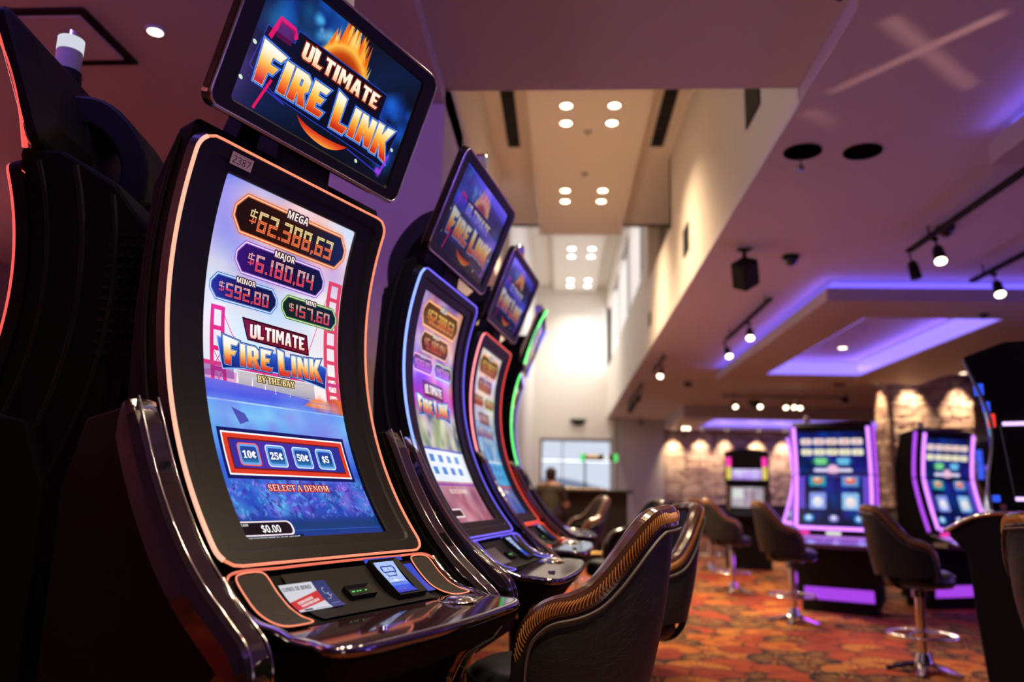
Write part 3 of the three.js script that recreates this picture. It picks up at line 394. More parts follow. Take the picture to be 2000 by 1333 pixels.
struct('ceiling', span(-0.3, 1.0, VOID - 0.18, VOID - 0.002, Z0 + 2.6, -14), M.cream);
struct('wall_back', (() => { const s = new THREE.Shape(); s.moveTo(AL - 0.3, 0); s.lineTo(AR + 0.3, 0); s.lineTo(AR + 0.3, VOID); s.lineTo(AL - 0.3, VOID); s.closePath(); const h = new THREE.Path(); h.moveTo(-0.68, 0.02); h.lineTo(-0.68, 2.76); h.lineTo(1.55, 2.76); h.lineTo(1.55, 0.02); h.closePath(); s.holes.push(h); return new THREE.ExtrudeGeometry(s, { depth: 0.25, bevelEnabled: false }).translate(0, 0, -24.75); })(), M.cream);
struct('wall_back', span(1.62, 3.12, 0, CEIL, -25.0, -24.5), M.grey);                           // pier beside the shop front
struct('wall_back', span(3.0, X1, 0, CEIL + 0.2, Z0 - 0.2, Z0), M.grey);
struct('wall_back', span(X0, AL - 0.25, 0, CEIL + 0.2, Z0 - 0.2, Z0), M.grey);
struct('wall_left', span(X0 - 0.2, X0, 0, CEIL + 0.2, -9, Z1), M.grey);
struct('wall_left', span(X0, AL, 0, CEIL + 0.2, -9.2, -9), M.grey);
struct('wall_right', span(X1, X1 + 0.2, 0, CEIL + 0.2, Z0, Z1), M.grey);
struct('wall_front', span(X0, X1, 0, SOFFIT + 0.3, Z1, Z1 + 0.2), M.grey);
// shop front with its bronze frame, and the pavement and hills beyond it
{
  const w = struct('window_1', [span(-0.68, -0.61, 0, 2.76, -24.72, -24.6), span(1.48, 1.55, 0, 2.76, -24.72, -24.6), span(-0.68, 1.55, 2.69, 2.76, -24.72, -24.6), span(0.0, 0.03, 0, 2.7, -24.7, -24.62), span(-0.61, 1.48, 2.1, 2.115, -24.7, -24.63)], M.frame);
  for (const [a, b] of [[-0.61, 0.0], [0.03, 1.48]]) { obj('pane', span(a, b, 0, 2.08, -24.665, -24.66), M.glass, w); obj('pane', span(a, b, 2.11, 2.69, -24.665, -24.66), M.glass, w); }
  [-16.0, -19.0, -22.0].forEach((z, i) => { const f = struct('window_' + (i + 2), [span(AR + 0.08, AR + 0.14, 4.9, 4.96, z, z + 2.65), span(AR + 0.08, AR + 0.14, 6.84, 6.9, z, z + 2.65), span(AR + 0.08, AR + 0.14, 4.9, 6.9, z + 1.28, z + 1.34)], M.frame); });
  struct('pavement', span(-14, 16, -0.12, -0.03, -60, -27.6), M.grey);
  struct('hills', gridGeo(40, 6, (u, v) => { const a = (u - 0.5) * 90; return [a, v * (1.7 + 0.6 * Math.sin(u * 17) + 0.4 * Math.sin(u * 41)) - 0.1, -62 - v * 14]; }), std('hazy hillside', lin(0.25, 0.3, 0.38), 1));
}
// hung coffers with led coves: a flat ring, glowing round its outer edge and round the opening
function coffer(x0, x1, z0, z1, ix0, ix1, iz0, iz1, drop, k, name) {       // z0 is the edge toward the camera
  const y0 = CEIL - drop, y1 = CEIL - 0.001, g = struct(name, [span(x0, ix0, y0, y1 - 0.1, z1, z0), span(ix1, x1, y0, y1 - 0.1, z1, z0), span(ix0, ix1, y0, y1 - 0.1, iz0, z0), span(ix0, ix1, y0, y1 - 0.1, z1, iz1), span(x0 + 0.14, ix0 - 0.02, y1 - 0.1, y1, z1 + 0.14, z0 - 0.14), span(ix1 + 0.02, x1 - 0.14, y1 - 0.1, y1, z1 + 0.14, z0 - 0.14), span(ix0, ix1, y1 - 0.1, y1, iz0 + 0.02, z0 - 0.14), span(ix0, ix1, y1 - 0.1, y1, z1 + 0.14, iz1 - 0.02)], M.ring);
  const e = 0.02, h0 = y0 + 0.012, h1 = CEIL - 0.012;
  obj('led_strip', span(x0 + 0.10, x0 + 0.13, h0, h1, z1 + 0.1, z0 - 0.1), M.violet, g); obj('led_strip', span(x1 - 0.13, x1 - 0.10, h0, h1, z1 + 0.1, z0 - 0.1), M.violet, g);
  obj('led_strip', span(x0 + 0.1, x1 - 0.1, h0, h1, z0 - 0.13, z0 - 0.10), M.violet, g); obj('led_strip', span(x0 + 0.1, x1 - 0.1, h0, h1, z1 + 0.10, z1 + 0.13), M.violet, g);
  obj('led_strip', span(ix0 + 0.01, ix1 - 0.01, h0, h1, iz1 + 0.0, iz1 + 0.03), M.violetPale, g); obj('led_strip', span(ix1 - 0.03, ix1, h0, h1, iz1, iz0), M.violetPale, g); obj('led_strip', span(ix0, ix0 + 0.03, h0, h1, iz1, iz0), M.violetPale, g); obj('led_strip', span(ix0, ix1, h0, h1, iz0 - 0.03, iz0), M.violetPale, g);
  const c = lin(0.2, 0.12, 1.0), w = x1 - x0, l = z0 - z1, ym = (h0 + h1) / 2;
  areaLight(c, k, l, 0.08, [x0 + 0.05, ym, (z0 + z1) / 2], [x0 - 2, ym + 0.3, (z0 + z1) / 2]); areaLight(c, k, w, 0.08, [(x0 + x1) / 2, ym, z0 - 0.05], [(x0 + x1) / 2, ym + 0.3, z0 + 2]);
  areaLight(c, k, ix1 - ix0, 0.08, [(ix0 + ix1) / 2, ym, iz1 + 0.05], [(ix0 + ix1) / 2, ym + 0.2, iz0]); areaLight(c, k, iz0 - iz1, 0.08, [ix1 - 0.05, ym, (iz0 + iz1) / 2], [ix0, ym + 0.2, (iz0 + iz1) / 2]);
  return g;
}
coffer(2.75, 6.3, -8.2, -14.3, 3.42, 4.95, -9.0, -13.4, 0.24, 12, 'ceiling');
coffer(2.6, 7.5, 0.6, -4.72, 3.6, 6.4, -0.6, -3.7, 0.24, 10, 'ceiling');
// lowered ceiling before the far stone wall, with a glowing violet tray let into it
{
  const y = 3.1, a = struct('ceiling', [span(3.12, 4.0, y, CEIL, -24.7, -20.6), span(9.2, X1, y, CEIL, -24.7, -20.6), span(4.0, 9.2, y, CEIL, -21.0, -20.6), span(4.0, 9.2, y, CEIL, -24.7, -23.9), span(4.0, 9.2, y + 0.2, CEIL, -23.9, -21.0)], M.ring);
  for (const [u, v] of [[4.02, 5.7], [5.74, 7.9], [7.94, 9.18]]) obj('light_panel', span(u, v, y + 0.08, y + 0.1, -23.88, -21.02), M.violetPale, a);
  areaLight(lin(0.22, 0.14, 1), 0.3, 5.1, 2.8, [6.6, y + 0.07, -22.45], [6.6, 0, -22.45]);
}
coffer(8.2, 12.2, -8.5, -14.5, 9.2, 11.2, -9.5, -13.5, 0.24, 8, 'ceiling');
// ceiling beam before the stone pillar's bay
struct('ceiling_beam', span(7.6, X1, CEIL - 0.3, CEIL, -17.2, -16.6), M.ring);

// ───────────────────────── split-stone cladding ─────────────────────────
const stoneMats = [[0.36, 0.25, 0.22], [0.44, 0.31, 0.26], [0.30, 0.20, 0.19], [0.50, 0.38, 0.33], [0.24, 0.15, 0.15]].map((c, i) => std('split stone ' + i, lin(...c), 0.85, 0, { bumpMap: plasterBump, bumpScale: 0.004 }));
const stoneGeos = [0, 1, 2, 3].map((k) => { const g = new THREE.BoxGeometry(1, 1, 1, 2, 1, 1), p = g.attributes.position; for (let i = 0; i < p.count; i++) if (p.getZ(i) > 0) p.setXYZ(i, p.getX(i) * (0.95 + Math.sin(i * 7 + k) * 0.03), p.getY(i) * (0.9 + Math.cos(i * 5 + k) * 0.06), p.getZ(i) + Math.sin(i * 3.7 + k * 2) * 0.16); g.computeVertexNormals(); return g; });
function cladding(parent, width, y0, y1, course, place, name = 'stone') {
  for (let y = y0; y < y1 - 0.01;) { const h = course * (0.75 + rnd() * 0.5); let x = 0; while (x < width - 0.01) { let w = course * (2.4 + rnd() * 3.2); if (x + w > width - course) w = width - x; const m = obj(name, stoneGeos[Math.floor(rnd() * 4)], stoneMats[Math.floor(rnd() * 5)], parent); m.scale.set(w - 0.008, Math.min(h, y1 - y) - 0.008, 0.05 + rnd() * 0.035); place(m, x + w / 2, y + Math.min(h, y1 - y) / 2); x += w; } y += h; }
}
{
  // free-standing pillar: a front and one flank in view
  const px0 = 5.98, px1 = 7.38, pz = -14.75, p = struct('pillar', span(px0, px1, 0, CEIL, pz - 0.62, pz), std('mortar bed', lin(0.07, 0.05, 0.045), 0.95));
  cladding(p, px1 - px0 + 0.04, 0.6, CEIL, 0.1, (m, x, y) => m.position.set(px0 + x, y, pz + 0.01));
  cladding(p, 0.62, 1.0, CEIL, 0.1, (m, x, y) => { m.position.set(px0 - 0.01, y, pz - 0.62 + x); m.rotation.y = -Math.PI / 2; });
  const wl = struct('wall_back', span(3.12, 10.5, 0, 3.1, -24.8, -24.66), std('mortar bed 2', lin(0.08, 0.055, 0.05), 0.95));
  cladding(wl, 4.9, 0.9, 3.08, 0.12, (m, x, y) => m.position.set(3.14 + x, y, -24.63));
}
// recessed wall-washing lamps
function washer(x, z, wallZ, label, k = 9, y = CEIL) {
  const t = thing('recessed_lamp', label, 'ceiling lamp', [x, y, z]);
  obj('rim', new THREE.TorusGeometry(0.065, 0.012, 8, 20).rotateX(Math.PI / 2).translate(0, -0.004, 0), M.ring, t); obj('lamp_face', cyl(0.058, 0.058, 0.012, 0, -0.004, 0), M.lens, t);
  spotLight(lin(1, 0.72, 0.4), k, [0, -0.03, 0], [0, -0.95, wallZ - z], 0.55, 1, t, 1.5);
}
[['first', 0], ['second', 1], ['third', 2], ['fourth', 3], ['fifth', 4], ['sixth', 5]].forEach(([n, i]) => washer([3.4, 4.22, 4.96, 5.92, 6.69, 7.5][i], -24.25, -24.6, n + ' ceiling spot along the far stone wall, counted from the grey pier', 30, 3.1));
washer(6.3, -14.42, -14.75, 'ceiling spot washing the stone pillar front near its corner', 26);
washer(7.15, -14.42, -14.75, 'ceiling spot washing the stone pillar front beside the dark bay', 26);
{ const t = thing('recessed_lamp', 'ceiling spot washing the narrow flank of the stone pillar', 'ceiling lamp', [5.66, CEIL, -15.05]); obj('rim', new THREE.TorusGeometry(0.065, 0.012, 8, 20).rotateX(Math.PI / 2).translate(0, -0.004, 0), M.ring, t); obj('lamp_face', cyl(0.058, 0.058, 0.012, 0, -0.004, 0), M.lens, t); spotLight(lin(1, 0.68, 0.34), 20, [0, -0.03, 0], [0.33, -1.0, -0.05], 0.55, 1, t, 1.5); }
// downlights of the nave, in pairs
function downlight(x, y, z, label, k, cool, r = 0.06) {
  const t = thing('recessed_downlight', label, 'ceiling lamp', [x, y, z]);
  obj('rim', new THREE.TorusGeometry(r + 0.008, 0.01, 8, 24).rotateX(Math.PI / 2).translate(0, -0.003, 0), M.ring, t); obj('lamp_face', cyl(r, r, 0.012, 0, -0.004, 0), cool ? M.lensCool : M.lens, t);
  spotLight(cool ? lin(1, 0.95, 0.9) : lin(1, 0.74, 0.46), k, [0, -0.03, 0], [0, -3, 0], 0.95, 0.8, t, 3);
}
const rowName = ['first row over the nave', 'second row over the nave', 'third row, on the pale far ceiling', 'last row, on the pale far ceiling'];
[[-8.1, 0], [-10.6, 1], [-19.9, 2], [-23.0, 3]].forEach(([z, r]) => [[0, 0], [0.53, 0], [0, 1], [0.53, 1]].forEach(([dx, b]) => {
  const x = (r < 2 ? 0.0 : 0.19) + dx, zz = z - b * (r < 2 ? 0.42 : 0.7);
  downlight(x, (r < 2 ? HIGH - 0.142 : VOID - 0.182), zz, `${b ? 'deeper' : 'front'} lamp of the ${dx ? 'window-side' : 'machine-side'} pair, ${rowName[r]}`, r < 2 ? 23 : 15, r > 1, r < 2 ? 0.062 : 0.09);
}));
for (const z of [-0.7, -2.0, -3.2]) for (const x of [0.05, 0.75]) downlight(x, SOFFIT - 0.001, z, `${z < -3 ? 'third' : z < -1 ? 'second' : 'first'} soffit lamp above the picture, on the ${x > 0.5 ? 'aisle' : 'machine'} side`, 6.5, false, 0.05);
downlight(-2.11, CEIL, -3.55, 'single round downlight in the maroon ceiling above the dark machine', 9, false, 0.036);
downlight(3.6, CEIL - 0.004, -12.1, 'small downlight inside the violet coffer, beside its corner', 4, false, 0.05); downlight(4.25, CEIL - 0.004, -12.1, 'larger downlight inside the violet coffer, toward its middle', 5, false, 0.06);
// ───────────────────────── curved-screen machines ─────────────────────────
// Local axes: x to the player's right, y up, z towards the player; z = 0 at the foot of the curved display.
const RC = 0.9458, YC = 1.5971, ZC = 0.6962;                     // the display bends round a horizontal axis in front of it
const onArc = (x, s, off = 0) => { const a = s / RC, r = RC + off; return [x, YC + r * Math.sin(a), ZC - r * Math.cos(a)]; };
const sOf = (deg) => deg * D2R * RC;
function rrect(hw, s0, s1, rad, nx = 8, ny = 44, nc = 7) {       // [x, s] round a rectangle with rounded corners, from the lower corner up one side
  const p = [], arc = (cx, cs, a0) => { for (let i = 0; i < nc; i++) { const a = a0 + (i / nc) * Math.PI / 2; p.push([cx + rad * Math.cos(a), cs + rad * Math.sin(a)]); } };
  const line = (ax, as, bx, bs, n) => { for (let i = 0; i < n; i++) p.push([ax + (bx - ax) * i / n, as + (bs - as) * i / n]); };
  line(-hw, s1 - rad, -hw, s0 + rad, ny); arc(-hw + rad, s0 + rad, Math.PI); line(-hw + rad, s0, hw - rad, s0, nx); arc(hw - rad, s0 + rad, -Math.PI / 2);
  line(hw, s0 + rad, hw, s1 - rad, ny); arc(hw - rad, s1 - rad, 0); line(hw - rad, s1, -hw + rad, s1, nx); arc(-hw + rad, s1 - rad, Math.PI / 2);
  return p;
}
const S0 = sOf(-42.8), S1 = sOf(20.6), HS0 = sOf(-38.5), HS1 = sOf(16.6), LW = 0.357, SW = 0.249;
const curved = (list, off) => list.map(([x, s]) => onArc(x, s, off));
const ringSet = (...specs) => rings(specs.map(([hw, s0, s1, rad, off]) => curved(rrect(hw, s0, s1, rad), off)));
// geometry shared by every machine of this build
const MG = {};
MG.bezel = ringSet([LW + 0.002, S0 - 0.002, S1 + 0.002, 0.045, 0.03], [LW + 0.002, S0 - 0.002, S1 + 0.002, 0.045, 0.0], [LW - 0.006, S0 + 0.006, S1 - 0.006, 0.04, -0.004], [LW - 0.035, S0 + 0.035, S1 - 0.03, 0.03, -0.004], [LW - 0.041, S0 + 0.041, S1 - 0.036, 0.028, 0.001], [SW + 0.004, HS0 - 0.004, HS1 + 0.004, 0.012, 0.001], [SW, HS0, HS1, 0.008, 0.005], [SW, HS0, HS1, 0.008, 0.016]);
MG.screen = gridGeo(2, 40, (u, v) => onArc(-SW + u * 2 * SW, HS0 + v * (HS1 - HS0), 0.014));
{
  const r = rrect(LW, S0, S1, 0.045).map(([x, s]) => V(...onArc(x, s, -0.004))), N = r.length, ny = 44, nc = 7, nx = 8;
  const cut = (a, b) => { const q = []; for (let i = a; i <= b; i++) q.push(r[((i % N) + N) % N]); return q; };
  const h = Math.floor(nc / 2);
  MG.ledA = tube(cut(-h - 1, ny + h), 0.0050, false, 90); MG.ledBottom = tube(cut(ny + h, ny + nc + nx + h), 0.0032, false, 30);
  MG.ledB = tube(cut(ny + nc + nx + h, 2 * ny + 2 * nc + nx + h), 0.0036, false, 90); MG.ledTop = tube(cut(2 * ny + 2 * nc + nx + h, N - h - 1), 0.0034, false, 30);
}
// body behind the display
const arcPts = (d0, d1, off, n = 16) => Array.from({ length: n + 1 }, (_, i) => { const p = onArc(0, sOf(d0 + (d1 - d0) * i / n), off); return [p[2], p[1]]; });
MG.body = profile([...arcPts(-44, 20.6, 0.042), [-0.23, 1.955], [-0.27, 1.945], [-0.34, 1.82], [-0.355, 1.5], [-0.33, 1.0], [-0.25, 0.85], [-0.05, 0.85]], -0.352, 0.352, 0.012);
MG.bodyDeep = profile([...arcPts(-44, 20.6, 0.042), [-0.23, 1.955], [-0.32, 1.95], [-0.46, 1.87], [-0.56, 1.74], [-0.6, 1.5], [-0.56, 1.0], [-0.25, 0.85], [-0.05, 0.85]], -0.352, 0.352, 0.012);
MG.rib = (sg, off, d0, d1, r) => tube(Array.from({ length: 14 }, (_, i) => V(...onArc(sg * 0.353, sOf(d0 + (d1 - d0) * i / 13), off))), r, false, 50, 6);
// the bowed arm behind, from the top of the body to the back of the picture above
const armPath = [[-0.33, 1.80], [-0.39, 1.92], [-0.40, 2.03], [-0.35, 2.13], [-0.27, 2.19], [-0.17, 2.19]];
MG.arm = (() => { const out = [], inn = [], c = new THREE.CatmullRomCurve3(armPath.map(([z, y]) => V(0, y, z))); for (let i = 0; i <= 24; i++) { const p = c.getPoint(i / 24), t = c.getTangent(i / 24), w = 0.042 - 0.012 * Math.sin(i / 24 * Math.PI); out.push([p.z - t.y * w, p.y + t.z * w]); inn.push([p.z + t.y * w, p.y - t.z * w]); } return profile([...out, ...inn.reverse()], -0.105, 0.105, 0.01); })();
MG.neck = profile([[-0.26, 1.82], [-0.215, 1.94], [-0.2, 2.08], [-0.19, 2.2], [-0.235, 2.22], [-0.26, 2.08], [-0.30, 1.95], [-0.33, 1.82]], -0.1, 0.1, 0.012);
MG.hinge = merge([cyl(0.035, 0.035, 0.25, 0, 0, 0, 20).rotateZ(Math.PI / 2).translate(0, 1.82, -0.36), rbox(0.14, 0.06, 0.06, 0.008, 0, 1.9, -0.44)]);
MG.vents = (() => { const l = []; for (let j = 0; j < 12; j++) for (let i = 0; i < 4; i++) l.push(box(0.003, 0.009, 0.016, 0, 1.74 - j * 0.028, -0.555 + i * 0.026 + j * j * 0.0001)); l.push(box(0.003, 0.14, 0.022, 0, 1.3, -0.53)); return merge(l); })();
// base cabinet: flanks with a bowed, lacquered front edge
const railPath = [[-0.19, 1.285], [-0.105, 1.12], [-0.022, 1.0], [0.05, 0.925], [0.125, 0.865], [0.172, 0.825], [0.185, 0.785], [0.16, 0.745], [0.10, 0.70], [0.055, 0.62], [0.035, 0.4], [0.03, 0.0]];
MG.flank = (x0, x1) => profile([[-0.42, 0], [0.03, 0], [0.035, 0.4], [0.055, 0.62], [0.10, 0.70], [0.15, 0.745], [0.17, 0.785], [0.155, 0.825], [0.11, 0.862], [0.035, 0.92], [-0.035, 0.99], [-0.12, 1.115], [-0.20, 1.28], [-0.36, 1.25], [-0.42, 1.1]], x0, x1, 0.006);
MG.trim = (sgn) => {                                             // lacquered strip with chrome edges along the flank's front
  const c = new THREE.CatmullRomCurve3(railPath.map(([z, y]) => V(0, y, z)), false, 'centripetal'), N = 70;
  const ring = (t) => { const p = c.getPoint(t), d = c.getTangent(t), nz = -d.y, ny = d.z, w = Math.min(1, t * 30 + 0.3); return [[0.018, 0.022], [0.030, 0.013], [0.036, -0.012], [0.034, -0.055], [0.0, -0.06], [-0.03, -0.055], [-0.033, 0.008], [-0.020, 0.02]].map(([x, o]) => [sgn * x, p.y + ny * o * w, p.z + nz * o * w]); };
  const list = []; for (let i = 0; i <= N; i++) list.push(ring(i / N * 0.999)); const cap0 = list[0].map(() => { const a = list[0]; return [0, a.reduce((q, p) => q + p[1], 0) / a.length + 0.012, a.reduce((q, p) => q + p[2], 0) / a.length]; });
  return rings([cap0, ...list]).translate(sgn * 0.435, 0, 0);
};
MG.trimLine = (sgn, dx, off) => tube(railPath.map(([z, y], i, a) => { const p = a[Math.max(0, i - 1)], q = a[Math.min(a.length - 1, i + 1)], dy = q[1] - p[1], dz = q[0] - p[0], l = Math.hypot(dy, dz); return V(sgn * (0.435 + dx), y + (dz / l) * off, z - (dy / l) * off); }).slice(0, 10), 0.0019, false, 60, 6);
MG.lower = profile([[-0.40, 0.02], [0.0, 0.02], [0.01, 0.55], [0.03, 0.66], [0.10, 0.75], [0.13, 0.80], [0.02, 0.88], [-0.3, 0.9], [-0.40, 0.9]], -0.40, 0.40, 0.005);
// console: sloping head with speakers, flat deck with a five-sided front
const slope = (x, t, lift = 0) => { const z = 0.02 + t * 0.14 + 0.0, y = 0.937 - t * 0.082 - 0.021 * Math.sin(t * Math.PI); return [x, y + lift * 0.87, z + lift * 0.5]; };
const deckEdge = [[-0.36, 0.16], [-0.362, 0.18], [-0.365, 0.23], [-0.372, 0.285], [-0.34, 0.31], [-0.18, 0.328], [0, 0.335], [0.18, 0.328], [0.345, 0.31], [0.376, 0.29], [0.368, 0.23], [0.362, 0.18], [0.36, 0.16]].map(([x, z]) => [x, z - (z > 0.12 ? x * 0.05 : 0)]);
const deckY = (z) => 0.852 - (z - 0.16) * 0.05;
MG.head = gridGeo(1, 14, (u, v) => slope(-0.375 + u * 0.75, v, -0.006));
MG.deck = (() => { const s = new THREE.Shape(deckEdge.map(([x, z]) => new THREE.Vector2(x, z))); const g = new THREE.ExtrudeGeometry(s, { depth: 0.012, bevelEnabled: false }); g.rotateX(Math.PI / 2); const p = g.attributes.position; for (let i = 0; i < p.count; i++) p.setY(i, p.getY(i) + deckY(p.getZ(i))); g.computeVertexNormals(); return g; })();
MG.pan = (() => { const s = new THREE.Shape(deckEdge.map(([x, z]) => new THREE.Vector2(x * 0.985, z * 0.985))); const g = new THREE.ExtrudeGeometry(s, { depth: 0.05, bevelEnabled: true, bevelSize: 0.006, bevelThickness: 0.01, bevelSegments: 2 }); g.rotateX(Math.PI / 2); const p = g.attributes.position; for (let i = 0; i < p.count; i++) { const low = p.getY(i) < -0.03; p.setXYZ(i, p.getX(i) * (low ? 0.93 : 1), p.getY(i) + deckY(p.getZ(i)) - 0.03, p.getZ(i) * (low ? 0.86 : 1)); } g.computeVertexNormals(); return g; })();
MG.deckTrim = tube([...deckEdge.map(([x, z]) => V(x * 1.005, deckY(z) - 0.010, z + 0.002))], 0.0115, false, 80, 10);
MG.headTrim = (sg) => tube([0, 0.15, 0.3, 0.5, 0.7, 0.85, 1].map((t) => V(...slope(sg * (0.375 - 0.008 * t), t, -0.002))).concat([V(sg * 0.366, deckY(0.2) - 0.01, 0.205)]), 0.0105, false, 40, 10);
MG.headLed = tube([V(-0.372, 0.928, 0.032), V(-0.352, 0.943, 0.018), V(-0.2, 0.947, 0.014), V(0.2, 0.947, 0.014), V(0.352, 0.943, 0.018), V(0.372, 0.928, 0.032)], 0.003, false, 60);
const spk = (sg) => { const out = [[0.344, 0.05], [0.336, 0.0], [0.27, -0.01], [0.262, 0.03], [0.259, 0.25], [0.258, 0.5], [0.259, 0.75], [0.262, 0.98], [0.272, 1.03], [0.332, 1.02], [0.342, 0.96], [0.344, 0.75], [0.345, 0.5], [0.345, 0.25]]; return out.map(([x, t]) => [sg * x, t]); };
MG.speaker = (sg) => { const o = spk(sg), cx = sg * 0.302, ct = 0.5; return rings([o.map(([x, t]) => slope(x, t, 0.004)), o.map(([x, t]) => slope(x + (cx - x) * 0.5, t + (ct - t) * 0.5, 0.004)), o.map(([x, t]) => slope(x + (cx - x) * 0.98, t + (ct - t) * 0.98, 0.004))]); };
MG.speakerLed = (sg) => tube(spk(sg).map(([x, t]) => V(...slope(x, t, 0.005))), 0.0016, true, 120);
const slab = (x0, x1, t0, t1, lift, thick = 0.006) => { const g = gridGeo(1, 6, (u, v) => slope(x0 + u * (x1 - x0), t1 + v * (t0 - t1), lift)); return g; };
MG.panel = slab(-0.215, 0.215, 0.02, 0.92, 0.0); MG.card = slab(-0.245, -0.103, 0.17, 0.64, 0.004); MG.bill = slab(0.090, 0.170, 0.05, 0.64, 0.011);
MG.billBox = (() => { const a = [[0.074, 0.02], [0.188, 0.02], [0.188, 0.74], [0.074, 0.74]]; return rings([a.map(([x, t]) => slope(x, t, -0.01)), a.map(([x, t]) => slope(x, t, 0.014)), [[0.089, 0.045], [0.171, 0.045], [0.171, 0.645], [0.089, 0.645]].map(([x, t]) => slope(x, t, 0.009))]); })();
MG.reader = (() => { const a = [[-0.068, 0.34], [0.022, 0.34], [0.022, 0.54], [-0.068, 0.54]]; return rings([a.map(([x, t]) => slope(x, t, -0.004)), a.map(([x, t]) => slope(x, t, 0.012)), a.map(([x, t]) => slope(-0.023 + (x + 0.023) * 0.7, 0.41 + (t - 0.41) * 0.5, 0.006)), a.map(([x, t]) => slope(-0.023 + (x + 0.023) * 0.02, 0.41, 0.006))]); })();
MG.readerLed = (() => { return merge([-0.045, -0.03, -0.02, 0.0].map((x, i) => { const p = slope(x, 0.43, 0.008); return rbox(i ? 0.004 : 0.008, 0.0025, 0.004, 0.001, p[0], p[1], p[2], 1); })); })();
MG.blueWell = merge([slab(0.07, 0.225, -0.05, 0.02, 0.004), slab(0.196, 0.252, 0.08, 0.66, 0.003)]);
MG.button = (() => lathe([[0.001, 0.012], [0.022, 0.011], [0.036, 0.007], [0.042, 0.0], [0.046, 0.003], [0.05, -0.001]], 36).translate(0.215, deckY(0.2) + 0.002, 0.2))();
MG.smallButton = (x, z) => cyl(0.012, 0.013, 0.008, x, deckY(z) + 0.003, z, 16);
// topper
const MQ = { z0: -0.174, y0: 1.989, z1: -0.025, y1: 2.382, w: 0.372, h: 0.42 };
const onTop = (x, s, off = 0) => { const k = s / MQ.h, nz = (MQ.y1 - MQ.y0) / MQ.h, ny = -(MQ.z1 - MQ.z0) / MQ.h; return [x, MQ.y0 + (MQ.y1 - MQ.y0) * k + ny * off, MQ.z0 + (MQ.z1 - MQ.z0) * k + nz * off]; };
const flat = (hw, s0, s1, rad, off) => rrect(hw, s0, s1, rad, 6, 6, 6).map(([x, s]) => onTop(x, s, off));
MG.topHousing = rings([flat(0.0, MQ.h / 2, MQ.h / 2, 0, -0.06), flat(MQ.w - 0.07, 0.07, MQ.h - 0.07, 0.02, -0.06), flat(MQ.w - 0.008, 0.008, MQ.h - 0.008, 0.03, -0.034), flat(MQ.w, 0, MQ.h, 0.032, -0.026), flat(MQ.w, 0, MQ.h, 0.032, -0.004), flat(MQ.w - 0.005, 0.005, MQ.h - 0.005, 0.03, 0.001)]);
MG.topBezel = rings([flat(MQ.w - 0.009, 0.009, MQ.h - 0.009, 0.028, 0.001), flat(0.311, 0.034, 0.382, 0.012, 0.0), flat(0.306, 0.039, 0.378, 0.01, -0.006)]);
MG.topRim = tube(rrect(MQ.w - 0.005, 0.005, MQ.h - 0.005, 0.03, 6, 6, 6).map(([x, s]) => V(...onTop(x, s, 0.0))), 0.004, true, 120, 8);
MG.topScreen = gridGeo(1, 1, (u, v) => onTop(-0.307 + u * 0.614, 0.038 + v * 0.341, -0.006));
MG.topLed = (sg) => tube([0.005, 0.1, 0.2, 0.3, 0.415].map((s) => V(...onTop(sg * 0.365, s, 0.004 + 0.02 * Math.pow((s - 0.2) / 0.2, 2) - 0.01))), 0.0075, false, 40);
MG.candle = [cyl(0.034, 0.036, 0.03, 0, 0.015, 0), cyl(0.03, 0.03, 0.055, 0, 0.057, 0), cyl(0.031, 0.031, 0.035, 0, 0.102, 0), cyl(0.028, 0.031, 0.014, 0, 0.126, 0)];
const lampGlass = std('frosted lamp glass', lin(0.5, 0.48, 0.5), 0.35), lampPurple = glow('dim violet lamp glass', lin(0.25, 0.12, 0.8), 0.5), lampAmber = glow('dim amber lamp glass', lin(0.8, 0.25, 0.05), 0.5);

